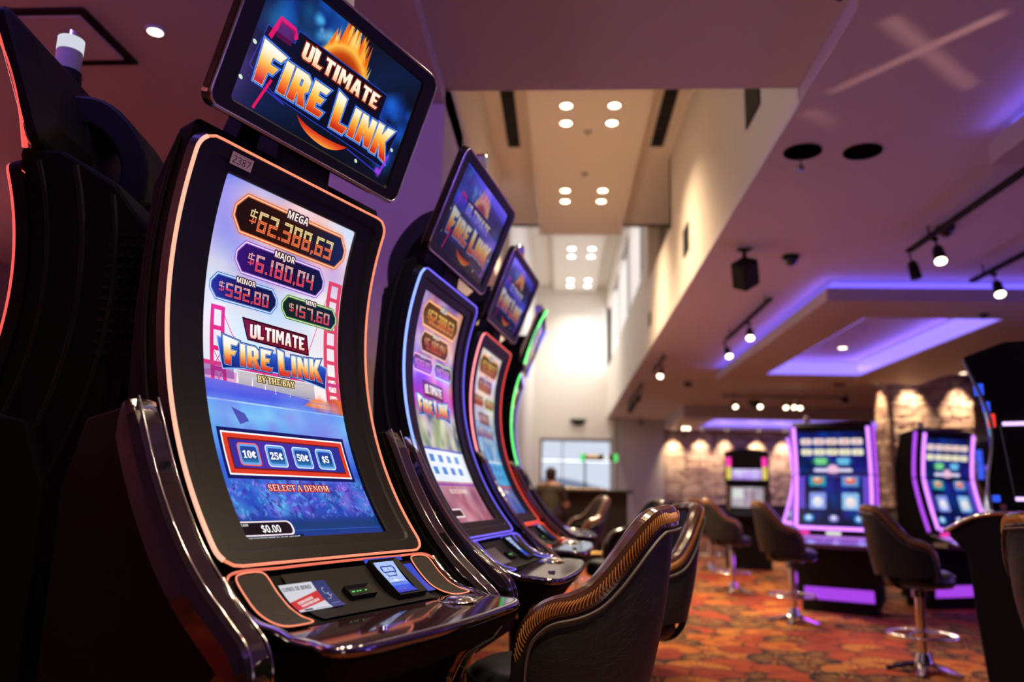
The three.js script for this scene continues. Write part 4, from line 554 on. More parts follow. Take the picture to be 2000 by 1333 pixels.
function machine(name, label, [x, z, deg], o) {
  const t = thing(name, label, 'slot machine', [x, 0, z], deg * D2R, o.group), g = o.led;
  obj('cabinet_body', o.vents ? MG.bodyDeep : MG.body, M.satin, t); for (const s of [-1, 1]) { obj('side_rib', MG.rib(s, 0.075, -36, 19, 0.007), M.black, t); if (o.vents) { obj('side_rib', MG.rib(s, 0.16, -32, 17, 0.009), M.black, t); obj('side_rib', MG.rib(s, 0.24, -30, 12, 0.008), M.black, t); } } obj('neck', MG.neck, M.black, t); obj('support_arm', MG.arm, M.black, t); obj('hinge_block', MG.hinge, M.black, t);
  for (const s of [-1, 1]) { obj('side_panel', s < 0 ? MG.flank(-0.435, -0.40) : MG.flank(0.40, 0.435), M.satin, t); const w = obj('side_trim', MG.trim(s), M.smoked, t); obj('chrome_line', MG.trimLine(s, -0.024, 0.022), M.chrome, w); obj('chrome_line', MG.trimLine(s, 0.022, 0.021), M.chrome, w); }
  const lo = obj('lower_cabinet', MG.lower, M.satin, t); obj('belly_panel', rbox(0.66, 0.46, 0.012, 0.005, 0, 0.36, 0.012), M.gloss, lo); obj('lock', cyl(0.012, 0.012, 0.02, 0, 0, 0, 16).rotateX(Math.PI / 2).translate(0.3, 0.62, 0.03), M.chrome, lo);
  obj('bezel', MG.bezel, M.bezel, t);
  obj('display', MG.screen, screenMat(o.screen, o.bright ?? 1), t);
  obj('light_strip', MG.ledA, g[0], t); obj('light_strip', MG.ledB, g[1], t); obj('light_strip', MG.ledTop, g[2], t); obj('light_strip', MG.ledBottom, g[3], t);
  if (o.tag) { const a = obj('asset_label', gridGeo(1, 1, (u, v) => onArc(-0.262 + u * 0.068, sOf(17.85) + v * 0.031, -0.0056)), std('printed label', 0xffffff, 0.5, 0, { map: o.tag }), t); a.userData.label = 'pale asset number label'; }
  const c = obj('console', [MG.head, MG.pan], M.satin, t);
  obj('console_panel', MG.panel, M.black, c); obj('deck', MG.deck, o.deck ?? M.deck, c); obj('deck_trim', MG.deckTrim, M.darkchrome, c);
  for (const s of [-1, 1]) { obj('speaker_grille', MG.speaker(s), M.mesh, c); obj('speaker_light', MG.speakerLed(s), g[4], c); obj('head_trim', MG.headTrim(s), M.darkchrome, c); }
  obj('head_light', MG.headLed, g[5] ?? g[3], c);
  obj('card_display', MG.card, o.card ?? M.cardOff, c); obj('bill_slot', MG.billBox, M.black, c); obj('bill_display', MG.bill, M.billFace, c); obj('blue_light', MG.blueWell, M.billGlow, c);
  obj('card_reader', MG.reader, M.black, c); obj('reader_light', MG.readerLed, GLOW.green, c); obj('spin_button', MG.button, M.chrome, c); obj('bet_button', MG.smallButton(-0.19, 0.275), M.chrome, c); 
  const q = obj('topper', MG.topHousing, o.vents ? M.black : M.gloss, t); if (o.vents) q.position.set(0, -0.03, -0.075);
  obj('topper_bezel', MG.topBezel, M.bezel, q); obj('topper_rim', MG.topRim, o.rim ?? M.rimMetal, q); obj('topper_display', MG.topScreen, screenMat(o.topper, o.topBright ?? 1), q);
  if (o.topLed) { obj('topper_light', MG.topLed(-1), o.topLed[0], q); obj('topper_light', MG.topLed(1), o.topLed[1], q); }
  const k = holder('service_lamp', t); k.position.set(o.lampX ?? -0.04, 2.35, o.vents ? -0.1 : -0.075); k.scale.setScalar(o.vents ? 1.25 : 1); obj('lamp_base', MG.candle[0], M.black, k); obj('lamp_glass', MG.candle[1], o.lamp ?? lampGlass, k); obj('lamp_glass', MG.candle[2], o.lamp2 ?? lampGlass, k); obj('lamp_cap', MG.candle[3], M.chrome, k);
  if (o.slip) obj('paper_tag', rbox(0.004, 0.055, 0.03, 0.001, -0.474, 1.02, -0.075).rotateX(0), std('paper tag', lin(0.5, 0.28, 0.2), 0.8), t);
  if (o.vents) obj('vent_perforation', MG.vents.clone().translate(o.vents * 0.354, 0, 0), M.dark, t).userData.kind = 'stuff';
  // what the display and the topper throw into the room
  if (o.throws) { areaLight(o.throws, o.power ?? 0.55, 0.46, 0.84, [0, 1.45, -0.2], [0, 1.35, 1], t); areaLight(o.throws2 ?? lin(0.3, 0.35, 1), (o.power ?? 0.55) * 0.5, 0.56, 0.3, [0, 2.18, -0.07], [0, 1.9, 1], t); areaLight(lin(0.05, 0.15, 1), 0.6, 0.08, 0.06, slope(0.128, 0.3, 0.03), slope(0.128, 0.3, 0.3), t); }
  return t;
}
GLOW.lampWhite = glow('white lamp glass', lin(0.85, 0.88, 1), 0.75);
M.deck = std('black glass deck', lin(0.03, 0.012, 0.018), 0.06, 0, { specularIntensity: 0.8 });
M.cardOff = glow('dim card display', lin(0.10, 0.07, 0.09), 0.6); M.billFace = screenMat(screenTex.bill, 1.0); M.billGlow = glow('blue slot light', lin(0.01, 0.07, 0.75), 0.7); M.rimMetal = std('brushed topper rim', lin(0.62, 0.55, 0.58), 0.22, 1);

const bank = 'machines of the curved bank';
machine('slot_machine', 'tall curved-screen slot machine with orange light edges and a red bridge scene on its display', [-0.525, -1.905, 66], {
  led: [GLOW.orangeHot, GLOW.orange, GLOW.orange, GLOW.orange, GLOW.orange, GLOW.orangeDim], screen: screenTex.bay, topper: screenTex.topper, tag: screenTex.assetTag, card: screenMat(screenTex.card, 0.8), throws: lin(0.75, 0.6, 1), group: bank,
});
machine('slot_machine', 'slot machine edged in light blue, second in the bank after the orange-lit one', [-0.267, -3.08, 79.6], {
  led: [GLOW.skyblue, GLOW.indigo, GLOW.indigo, GLOW.indigo, GLOW.indigo], screen: screenTex.violet, topper: screenTex.topperDim, throws: lin(0.85, 0.6, 0.9), slip: true, group: bank,
});
machine('slot_machine', 'slot machine edged in red and pink, third in the bank past the light blue one', [-0.176, -4.299, 82], {
  led: [GLOW.pink, GLOW.red, GLOW.crimson, GLOW.red, GLOW.red], screen: screenTex.silver, topper: screenTex.topperDim, lamp: lampAmber, lamp2: lampPurple, throws: lin(0.9, 0.85, 0.9), group: bank,
});
machine('slot_machine', 'slot machine seen edge on, one light edge green and one lilac, last in the bank', [-0.11, -5.75, 91], {
  led: [GLOW.greenTube, GLOW.lilac, GLOW.lilac, GLOW.greenTube, GLOW.lilac], topLed: [GLOW.greenTube, GLOW.lilac], screen: screenTex.silver, topper: screenTex.topperDim, lamp: lampPurple, lamp2: lampPurple, throws: lin(0.7, 0.9, 0.9), group: bank,
});
// the machines that stand back to back with the bank, facing away
machine('slot_machine', 'black slot machine seen from its flank, its red light edges facing away from the bank', [-1.67, -2.14, -82], {
  led: [GLOW.crimson, GLOW.crimson, GLOW.crimson, GLOW.crimson, GLOW.crimson], topLed: [GLOW.crimson, GLOW.crimson], screen: screenTex.silver, topper: screenTex.topperDim, vents: 1, lamp2: GLOW.lampWhite, throws: lin(1, 0.25, 0.3), power: 0.3,
});
machine('slot_machine', 'black slot machine with a red light sliver, behind the one seen from its flank', [-1.42, -3.5, -86], {
  led: [GLOW.crimson, GLOW.crimson, GLOW.crimson, GLOW.crimson, GLOW.crimson], topLed: [GLOW.crimson, GLOW.crimson], screen: screenTex.violet, topper: screenTex.topperDim, throws: lin(1, 0.25, 0.35), power: 0.3,
});
// ───────────────────────── swivel stools with tub backs ─────────────────────────
// Local axes: origin on the floor under the seat, the sitter faces +z.
const C_TOP = 1.085, C_ARM = 0.865, C_LOW = 0.62;
const rimTop = (a) => { const d = Math.abs(a) / D2R, t = THREE.MathUtils.smoothstep(d, 22, 74); return C_TOP - 0.012 * Math.min(1, d / 30) - (C_TOP - 0.012 - C_ARM) * t; };   // height of the back's edge at an angle from the middle of the back
const shellR = (y) => 0.198 + 0.06 * (y - C_LOW);
const shellAt = (a, y, off = 0) => { const r = shellR(y) + off, back = Math.max(0, Math.cos(a)); return [Math.sin(a) * r * 1.03, y, -Math.cos(a) * r * 1.02 - 0.10 * back * (y - C_LOW) - 0.05]; };
const A_END = 112 * D2R;
// the edge: up the front of one arm, along the arm, over the back and down the other arm
function rimPath(n = 150) {
  const half = []; // from the foot of the arm to the middle of the back, as [angle, y]
  half.push([A_END, C_LOW - 0.02], [A_END, 0.66], [A_END - 0.03, 0.715], [A_END - 0.12, 0.775], [A_END - 0.28, 0.82], [A_END - 0.46, 0.848]);
  for (let d = 72; d >= 0; d -= 8) half.push([d * D2R, rimTop(d * D2R)]);
  const all = [...half, ...half.slice(0, -1).reverse().map(([a, y]) => [-a, y])];
  const c = new THREE.CatmullRomCurve3(all.map(([a, y]) => V(a, y * 2, 0)), false, 'centripetal');
  return c.getSpacedPoints(n).map((p) => [p.x, p.y / 2]);
}
const RIM = rimPath();
const rimFrame = (i) => { const [a, y] = RIM[i], p = V(...shellAt(a, y)), q0 = RIM[Math.max(0, i - 1)], q1 = RIM[Math.min(RIM.length - 1, i + 1)], t = V(...shellAt(...q1)).sub(V(...shellAt(...q0))).normalize(), out = V(Math.sin(a), 0.12, -Math.cos(a)).normalize(), up = new THREE.Vector3().crossVectors(out, t).normalize(); if ((Math.abs(a) < A_END - 0.1 ? up.y : up.z) < 0) up.negate(); return { p, t, out: new THREE.Vector3().crossVectors(t, up).normalize().multiplyScalar(Math.sign(new THREE.Vector3().crossVectors(t, up).dot(out)) || 1), up }; };
function sweepRim(section) { const list = RIM.map((_, i) => { const { p, out, up } = rimFrame(i); return section.map(([o, u]) => { const q = p.clone().addScaledVector(out, o).addScaledVector(up, u); return [q.x, q.y, q.z]; }); }); return rings(list); }
const CG = {};
CG.trim = sweepRim([[-0.024, -0.030], [-0.027, -0.010], [-0.020, 0.004], [-0.006, 0.010], [0.010, 0.009], [0.024, 0.001], [0.030, -0.014], [0.029, -0.044], [0.012, -0.050], [-0.015, -0.042]]);
CG.ribs = (() => { const out = []; for (let i = 6; i < RIM.length - 6; i += 1) { const { p, out: o, up, t } = rimFrame(i), dir = RIM[i][0] > 0 ? 1 : -1, a = p.clone().addScaledVector(o, 0.0295).addScaledVector(up, -0.036), b = p.clone().addScaledVector(o, 0.0295).addScaledVector(up, -0.012).addScaledVector(t, 0.026 * dir), m = a.clone().lerp(b, 0.5).addScaledVector(o, 0.003).addScaledVector(t, -0.004 * dir); out.push(new THREE.TubeGeometry(new THREE.CatmullRomCurve3([a, m, b]), 4, 0.0021, 5)); } return merge(out); })();
CG.pipe = sweepRim([[0.034, -0.052], [0.038, -0.056], [0.034, -0.061], [0.028, -0.056]]);
CG.pipeIn = sweepRim([[-0.034, -0.05], [-0.038, -0.054], [-0.034, -0.058], [-0.028, -0.054]]);
const skin = (off, lowOff) => gridGeo(72, 14, (u, v) => { const i = u * (RIM.length - 1), k = Math.min(RIM.length - 2, Math.floor(i)), f = i - k, a = RIM[k][0] + (RIM[k + 1][0] - RIM[k][0]) * f, top = RIM[k][1] + (RIM[k + 1][1] - RIM[k][1]) * f - 0.03; const y = C_LOW + (Math.max(top, C_LOW + 0.01) - C_LOW) * v, p = shellAt(a, y, off + 0.012 * Math.sin(v * Math.PI)); return p; });
CG.outer = skin(0.024); CG.inner = skin(-0.028);
{ const uv = CG.outer.attributes.uv; for (let i = 0; i < uv.count; i++) uv.setXY(i, uv.getX(i) * 2.2, uv.getY(i) * 0.9); }
CG.under = (() => { const pts = []; for (let k = 0; k <= 40; k++) { const a = -A_END + (2 * A_END * k) / 40; pts.push([shellAt(a, C_LOW, 0.026), shellAt(a, C_LOW - 0.01, -0.03)]); } return gridGeo(40, 1, (u, v) => pts[Math.round(u * 40)][Math.round(v)]); })();
CG.seat = lathe([[0.001, 0.66], [0.12, 0.663], [0.2, 0.657], [0.235, 0.643], [0.252, 0.612], [0.252, 0.575], [0.23, 0.552], [0.001, 0.548]], 40).scale(0.86, 1, 0.9);
CG.seatPipe = new THREE.TorusGeometry(0.251, 0.005, 8, 48).rotateX(Math.PI / 2).translate(0, 0.626, 0).scale(0.86, 1, 0.9);
CG.bracket = (s) => tube([V(s * 0.09, 0.55, -0.1), V(s * 0.09, 0.555, -0.19), V(s * 0.09, 0.6, -0.235), V(s * 0.09, 0.68, -0.25)], 0.014);
CG.plate = [cyl(0.12, 0.10, 0.02, 0, 0.543, 0), cyl(0.05, 0.05, 0.06, 0, 0.51, 0)];
CG.post = [cyl(0.032, 0.032, 0.42, 0, 0.30, 0), cyl(0.045, 0.06, 0.06, 0, 0.09, 0)];
CG.ring = [new THREE.TorusGeometry(0.215, 0.0105, 10, 48).rotateX(Math.PI / 2).translate(0, 0.235, 0), ...[0, 1, 2].map((k) => tube([V(0.03, 0.25, 0), V(0.12, 0.25, 0), V(0.212, 0.236, 0)], 0.008).rotateY(k * 2.094)), cyl(0.042, 0.042, 0.05, 0, 0.25, 0)];
CG.foot = (k) => { const g = gridGeo(10, 1, (u, v) => { const w = 0.036 - 0.012 * u, x = 0.03 + u * 0.21; return [x, 0.075 - 0.06 * Math.pow(u, 0.7), (v - 0.5) * 2 * w]; }); const h = gridGeo(10, 1, (u, v) => { const w = 0.036 - 0.012 * u, x = 0.03 + u * 0.21; return [x, 0.075 - 0.06 * Math.pow(u, 0.7) - (v < 0.5 ? 0 : 0.014), w]; }); const j = h.clone().scale(1, 1, -1); return merge([g, h, j, cyl(0.02, 0.022, 0.016, 0.225, 0.008, 0)]).rotateY(k * 1.2566); };
function makeStool(label) {
  const t = thing('swivel_stool', label, 'stool', [0, 0, 0], 0, 'swivel stools with carved wooden edges');
  obj('back_shell', [CG.outer, CG.under], M.hide, t); obj('back_lining', CG.inner, M.hideSeat, t);
  const r = obj('wooden_edge', CG.trim, M.wood, t); obj('carved_pattern', CG.ribs, M.carving, r); obj('piping', CG.pipe, M.piping, t); obj('piping', CG.pipeIn, M.piping, t);
  const s = obj('seat', CG.seat, M.hideSeat, t); obj('piping', CG.seatPipe, M.hideSeat, s);
  for (const s of [-1, 1]) obj('back_bracket', CG.bracket(s), M.black, t); obj('swivel_plate', CG.plate, M.darkchrome, t); obj('post', CG.post, M.chrome, t); obj('foot_ring', CG.ring, M.chrome, t);
  for (let k = 0; k < 5; k++) obj('foot', CG.foot(k), M.chrome, t);
  return t;
}
let stoolProto;
function stool(x, z, deg, label) { if (!stoolProto) { stoolProto = makeStool(label); stoolProto.position.set(x, 0, z); stoolProto.rotation.y = deg * D2R; return stoolProto; } return dup(stoolProto, [x, 0, z], deg * D2R, label); }
stool(-0.03, -2.313, -106, 'dark tub stool whose carved edge sweeps up in sharp focus, beside the orange-lit machine');
stool(0.25, -3.45, -106, 'dark tub stool directly behind the sharply focused one, at the light blue machine');
stool(0.40, -5.75, -108, 'dark tub stool with a greenish gleam, at the green and lilac edged machine');
stool(0.15, -8.4, -110, 'small dark tub stool between the green-lit machine and the counter');
stool(2.44, -5.75, 84, 'complete dark tub stool with chrome foot ring, before the black machine flank');
stool(2.15, -7.75, 80, 'dark stool in front of the violet machine, its seat before the violet base');
stool(2.05, -9.9, 75, 'dark stool showing its back, between the pink-lit machine and the violet one');
stool(2.3, -12.7, 60, 'distant dark stool with a yellowish edge near the grey pier');
stool(2.03, -3.2, 70, 'dark stool cut off by the picture edge, beside the black machine');
// ───────────────────────── violet machines of the round pod ─────────────────────────
GLOW.amberFace = glow('amber sign face', lin(1, 0.6, 0.3), 0.9);
const PW = 0.39;
const podFace = [[0.03, 0.80], [-0.05, 1.05], [-0.115, 1.33], [-0.12, 1.40], [-0.10, 1.62], [-0.06, 1.86]];
const podAt = (x, t, off = 0) => { const c = podAt.c ??= new THREE.CatmullRomCurve3(podFace.map(([z, y]) => V(0, y, z)), false, 'centripetal'), p = c.getPoint(t), d = c.getTangent(t); return [x, p.y - d.z * off, p.z + d.y * off]; };
const podSheet = (x0, x1, t0, t1, off) => gridGeo(2, 16, (u, v) => podAt(x0 + u * (x1 - x0), t0 + v * (t1 - t0), off));
const podTube = (x, t0, t1, off, r) => tube([0, 0.2, 0.4, 0.6, 0.8, 1].map((k) => V(...podAt(x, t0 + (t1 - t0) * k, off))), r, false, 40);
const PG = {
  body: profile([...Array.from({ length: 21 }, (_, i) => { const p = podAt(0, i / 20, -0.01); return [p[2], p[1]]; }), [-0.12, 1.90], [-0.36, 1.86], [-0.46, 1.5], [-0.48, 0.1], [-0.1, 0.1], [-0.06, 0.66], [0.03, 0.74]], -PW, PW, 0.01),
  plinth: span(-PW + 0.04, PW - 0.04, 0, 0.12, -0.46, -0.06), mask: merge([podSheet(-PW + 0.01, -0.335, 0, 1, 0.002), podSheet(0.335, PW - 0.01, 0, 1, 0.002), podSheet(-0.34, 0.34, 0.49, 0.545, 0.003), podSheet(-0.34, 0.34, 0.955, 1, 0.003)]),
  low: podSheet(-0.335, 0.335, 0.045, 0.49, 0.001), top: podSheet(-0.335, 0.335, 0.545, 0.955, 0.001),
  desk: [rbox(0.88, 0.03, 0.36, 0.012).rotateX(0.3).translate(0, 0.725, 0.16), rbox(0.80, 0.06, 0.2, 0.012, 0, 0.67, 0.08)], sill: rbox(0.74, 0.055, 0.03, 0.006, 0, 0.78, 0.03),
  button: (x) => cyl(0.03, 0.03, 0.012, 0, 0, 0, 20).rotateX(0.3).translate(x, 0.728, 0.2), lampBar: (x, w) => rbox(w, 0.03, 0.01, 0.004, x, 0.782, 0.05), belly: rbox(0.66, 0.36, 0.01, 0.004, 0, 0.24, -0.085),
};
function podMachine(label, [x, z, deg], o = {}) {
  const t = thing('video_slot_machine', label, 'slot machine', [x, 0, z], deg * D2R, 'violet machines of the round pod');
  obj('cabinet', PG.body, M.black, t); obj('plinth', PG.plinth, M.black, t); obj('mask', PG.mask, M.bezel, t);
  obj('upper_display', PG.top, M.podTop, t); obj('lower_display', PG.low, M.podLow, t);
  for (const s of [-1, 1]) {
    obj('light_strip', podTube(s * 0.36, 0.02, 0.5, 0.012, 0.017), GLOW.orchid, t); obj('light_strip', podTube(s * 0.36, 0.535, 1, 0.012, 0.017), GLOW.orchid, t);
    obj('flank_light', podTube(s * 0.40, 0.02, 0.5, -0.075, 0.017), GLOW.orchidDim, t); obj('flank_light', podTube(s * 0.40, 0.535, 1, -0.075, 0.017), GLOW.orchidDim, t);
  }
  obj('light_strip', tube([V(...podAt(-0.345, 0.02, 0.012)), V(...podAt(0.345, 0.02, 0.012))], 0.017), GLOW.orchid, t);
  const d = obj('desk', PG.desk, M.smoked, t); obj('sill', PG.sill, M.black, t); obj('desk_light', PG.lampBar(-0.29, 0.12), GLOW.magenta, d); obj('ticket_slot', PG.lampBar(0.0, 0.14), GLOW.white, d);
  for (const bx of [-0.05, 0.06, 0.28]) obj('play_button', PG.button(bx), M.chrome, d);
  obj('belly_panel', PG.belly, GLOW.belly, t); obj('belly_panel', rbox(0.62, 0.2, 0.01, 0.004, 0, 0.55, -0.07), M.gloss, t);
  const k = holder('service_lamp', t); k.position.set(-0.25, 1.855, -0.2); obj('lamp_base', MG.candle[0], M.black, k); obj('lamp_glass', MG.candle[1], lampGlass, k); obj('lamp_glass', MG.candle[2], lampGlass, k); obj('lamp_cap', MG.candle[3], M.chrome, k);
  if (o.light) { areaLight(lin(0.45, 0.18, 1), 1.6, 0.7, 0.9, [0, 1.33, 0.02], [0, 1.3, 1], t); areaLight(lin(0.55, 0.08, 1), 3.0, 0.6, 0.22, [0, 0.27, -0.07], [0, 0.0, 0.6], t); }
  return t;
}
M.podTop = screenMat(screenTex.podTop, 1); M.podLow = screenMat(screenTex.podLow, 0.95); GLOW.belly = glow('violet belly glass', lin(0.42, 0.06, 0.85), 0.95);
podMachine('violet-edged machine facing the aisle, prize rows lit on its upper screen', [2.75, -8.35, -27], { light: true });
podMachine('violet-edged machine turned away toward the stone pillar, beyond the black flank', [4.3, -9.0, 24], { light: true });
podMachine('violet machine of the pod seen edge on, behind the one facing the aisle', [2.75, -9.75, -92], { light: true });

// ───────────────────────── upright machines ─────────────────────────
const UG = {
  body: profile([[0.16, 0], [0.16, 0.72], [0.30, 0.78], [0.30, 0.84], [0.06, 0.90], [-0.10, 1.32], [-0.06, 1.36], [-0.04, 1.80], [-0.16, 1.86], [-0.45, 1.86], [-0.5, 0]], -0.34, 0.34, 0.012),
  dome: (() => { const s = new THREE.Shape(); s.moveTo(-0.34, 0); s.quadraticCurveTo(0, 0.1, 0.34, 0); s.closePath(); return new THREE.ExtrudeGeometry(s, { depth: 0.14, bevelEnabled: false }).translate(0, 1.855, -0.3); })(),
  top: gridGeo(1, 1, (u, v) => [-0.23 + u * 0.46, 1.40 + v * 0.36, -0.052 + v * 0.016 + 0.006]), low: gridGeo(1, 1, (u, v) => [-0.25 + u * 0.5, 0.955 + v * 0.32, 0.046 - v * 0.122 + 0.012]),
  tube1: (s) => rbox(0.075, 0.15, 0.02, 0.008, s * 0.28, 1.68, -0.03), tube2: (s) => rbox(0.075, 0.2, 0.02, 0.02, s * 0.28, 1.5, -0.035), shelf: rbox(0.7, 0.03, 0.2, 0.01, 0, 0.83, 0.24), frame: (s) => tube([V(s * 0.29, 0.9, 0.075), V(s * 0.29, 1.3, -0.08)], 0.012),
};
function upright(label, [x, z, deg], cols, screens) {
  const t = thing('upright_slot_machine', label, 'slot machine', [x, 0, z], deg * D2R);
  obj('cabinet', UG.body, M.black, t); obj('crown', UG.dome, M.black, t); obj('upper_display', UG.top, screenMat(screens[0], 1), t); obj('lower_display', UG.low, screenMat(screens[1], 0.8), t); obj('button_shelf', UG.shelf, M.gloss, t);
  for (const s of [-1, 1]) { obj('column_light', UG.tube1(s), cols[0], t); obj('column_light', UG.tube2(s), cols[1], t); obj('brass_edge', UG.frame(s), M.brass, t); }
  return t;
}
upright('upright black machine with pinkish screens and magenta and yellow side lamps', [3.0, -13.2, -16], [GLOW.magenta, GLOW.yellow], [screenTex.pinkTop, screenTex.pinkLow]);
upright('upright dark machine with blue edge lamps between the stone pillar and the black flank', [5.2, -9.8, -62], [GLOW.blue, GLOW.blue], [screenTex.podLow, screenTex.pinkLow]);
upright('distant machine showing yellow, green and red lamps beside the stone pillar', [6.7, -12.6, -40], [GLOW.yellow, GLOW.hotred], [screenTex.podTop, screenTex.pinkLow]);

// ───────────────────────── the black machine at the edge of the picture ─────────────────────────
{
  const t = thing('cabinet_slot_machine', 'black machine flank with two pale violet light bars, at the picture edge', 'slot machine', [2.62, 0, -4.95], -121 * D2R);
  obj('cabinet', profile([[0.10, 1.95], [0.0, 1.62], [-0.01, 1.55], [0.03, 1.2], [0.02, 1.06], [0.02, 0.2], [-0.1, 0.06], [-0.72, 0.06], [-0.72, 2.0], [-0.1, 2.02]], -0.36, 0.36, 0.01), M.satin, t);
  obj('plinth', span(-0.33, 0.33, 0, 0.08, -0.7, -0.06), M.black, t);
  obj('front_glass', gridGeo(2, 20, (u, v) => { const c = [[0.108, 1.94], [0.01, 1.6], [0.036, 1.2]], q = new THREE.QuadraticBezierCurve(new THREE.Vector2(0.108, 1.94), new THREE.Vector2(-0.04, 1.55), new THREE.Vector2(0.04, 1.14)).getPoint(v); return [-0.34 + 0.68 * u, q.y, q.x + 0.012]; }), screenMat(screenTex.podLow, 0.5), t);
  obj('edge_trim', tube([V(0.362, 1.94, 0.115), V(0.362, 1.62, 0.012), V(0.362, 1.5, 0.0), V(0.362, 1.2, 0.045), V(0.362, 1.08, 0.035)], 0.011), M.darkchrome, t);
  obj('edge_lamp', rbox(0.02, 0.07, 0.05, 0.008, 0.355, 1.76, 0.05), GLOW.blue, t); obj('edge_lamp', rbox(0.02, 0.06, 0.04, 0.008, 0.355, 1.66, 0.02), GLOW.blue, t); obj('edge_lamp', rbox(0.02, 0.08, 0.04, 0.008, 0.355, 1.58, 0.0), GLOW.hotred, t); obj('edge_lamp', rbox(0.02, 0.04, 0.04, 0.008, 0.355, 1.145, 0.01), GLOW.blue, t);
  obj('light_bar', rbox(0.014, 0.022, 0.62, 0.006, 0.366, 1.56, -0.36), GLOW.whiteviolet, t); obj('light_bar', rbox(0.014, 0.022, 0.6, 0.006, 0.366, 1.145, -0.38), GLOW.whiteviolet, t); obj('flank_seam', tube([V(0.362, 1.55, -0.04), V(0.362, 1.15, -0.08)], 0.004), M.darkchrome, t);
  const c = obj('console', [profile([[-0.1, 1.05], [0.10, 1.05], [0.245, 0.97], [0.24, 0.93], [0.16, 0.84], [0.14, 0.5], [0.10, 0.06], [-0.1, 0.06]], -0.40, 0.40, 0.01)], M.black, t); obj('console_trim', tube([V(0.405, 1.05, -0.6), V(0.405, 1.052, 0.09), V(0.405, 0.972, 0.25), V(-0.405, 0.972, 0.25)], 0.014, false, 60), M.chrome, c); obj('lock', cyl(0.018, 0.018, 0.02, 0, 0, 0, 16).rotateZ(Math.PI / 2).translate(0.365, 1.1, -0.02), M.chrome, c);
  for (let k = 0; k < 4; k++) obj('button', cyl(0.024, 0.024, 0.012, 0, 0, 0, 16).rotateX(0.45).translate(-0.28 + k * 0.18, 1.02, 0.17), M.chrome, c);
  const k = holder('service_lamp', t); k.position.set(0.12, 2.005, -0.3); obj('lamp_base', MG.candle[0], M.black, k); obj('lamp_glass', MG.candle[1], GLOW.hotred, k); obj('lamp_glass', MG.candle[2], lampGlass, k); obj('lamp_cap', MG.candle[3], M.chrome, k);
}

// ───────────────────────── counter, sign, sitter ─────────────────────────
{
  const t = thing('bar_counter', 'dark curved bar counter with a pale top edge before the shop front', 'counter', [0.33, 0, -13.15]);
  obj('front', profile([[0.26, 0], [0.26, 0.9], [0.3, 1.12], [-0.3, 1.12], [-0.3, 0]], -0.62, 0.72, 0.02), M.dark, t);
  obj('counter_top', rbox(1.5, 0.05, 0.75, 0.02, 0.05, 1.15, 0), M.dark, t); obj('brass_lip', rbox(0.95, 0.02, 0.02, 0.006, -0.08, 1.185, 0.33), M.brass, t); obj('foot_rail', tube([V(-0.6, 0.2, 0.4), V(0.7, 0.2, 0.4)], 0.02), M.brass, t);
  const s = thing('limit_sign', 'small sign with glowing green ends on a thin post above the counter', 'sign', [0.38, 1.176, -13.15]);
  obj('post', [cyl(0.014, 0.014, 0.46, 0, 0.23, 0), cyl(0.06, 0.07, 0.02, 0, 0.01, 0)], M.black, s); obj('housing', rbox(0.56, 0.1, 0.05, 0.015, 0.23, 0.52, 0), M.dark, s); obj('sign_face', rbox(0.2, 0.05, 0.012, 0.004, 0.12, 0.545, 0.024), GLOW.amberFace, s); obj('sign_face', cyl(0.045, 0.045, 0.012, 0, 0, 0, 20).rotateX(Math.PI / 2).translate(0.345, 0.525, 0.026), GLOW.white, s);
  for (const x of [-0.04, 0.5]) obj('green_lamp', rbox(0.075, 0.13, 0.07, 0.025, x, 0.52, 0), GLOW.green, s);
}
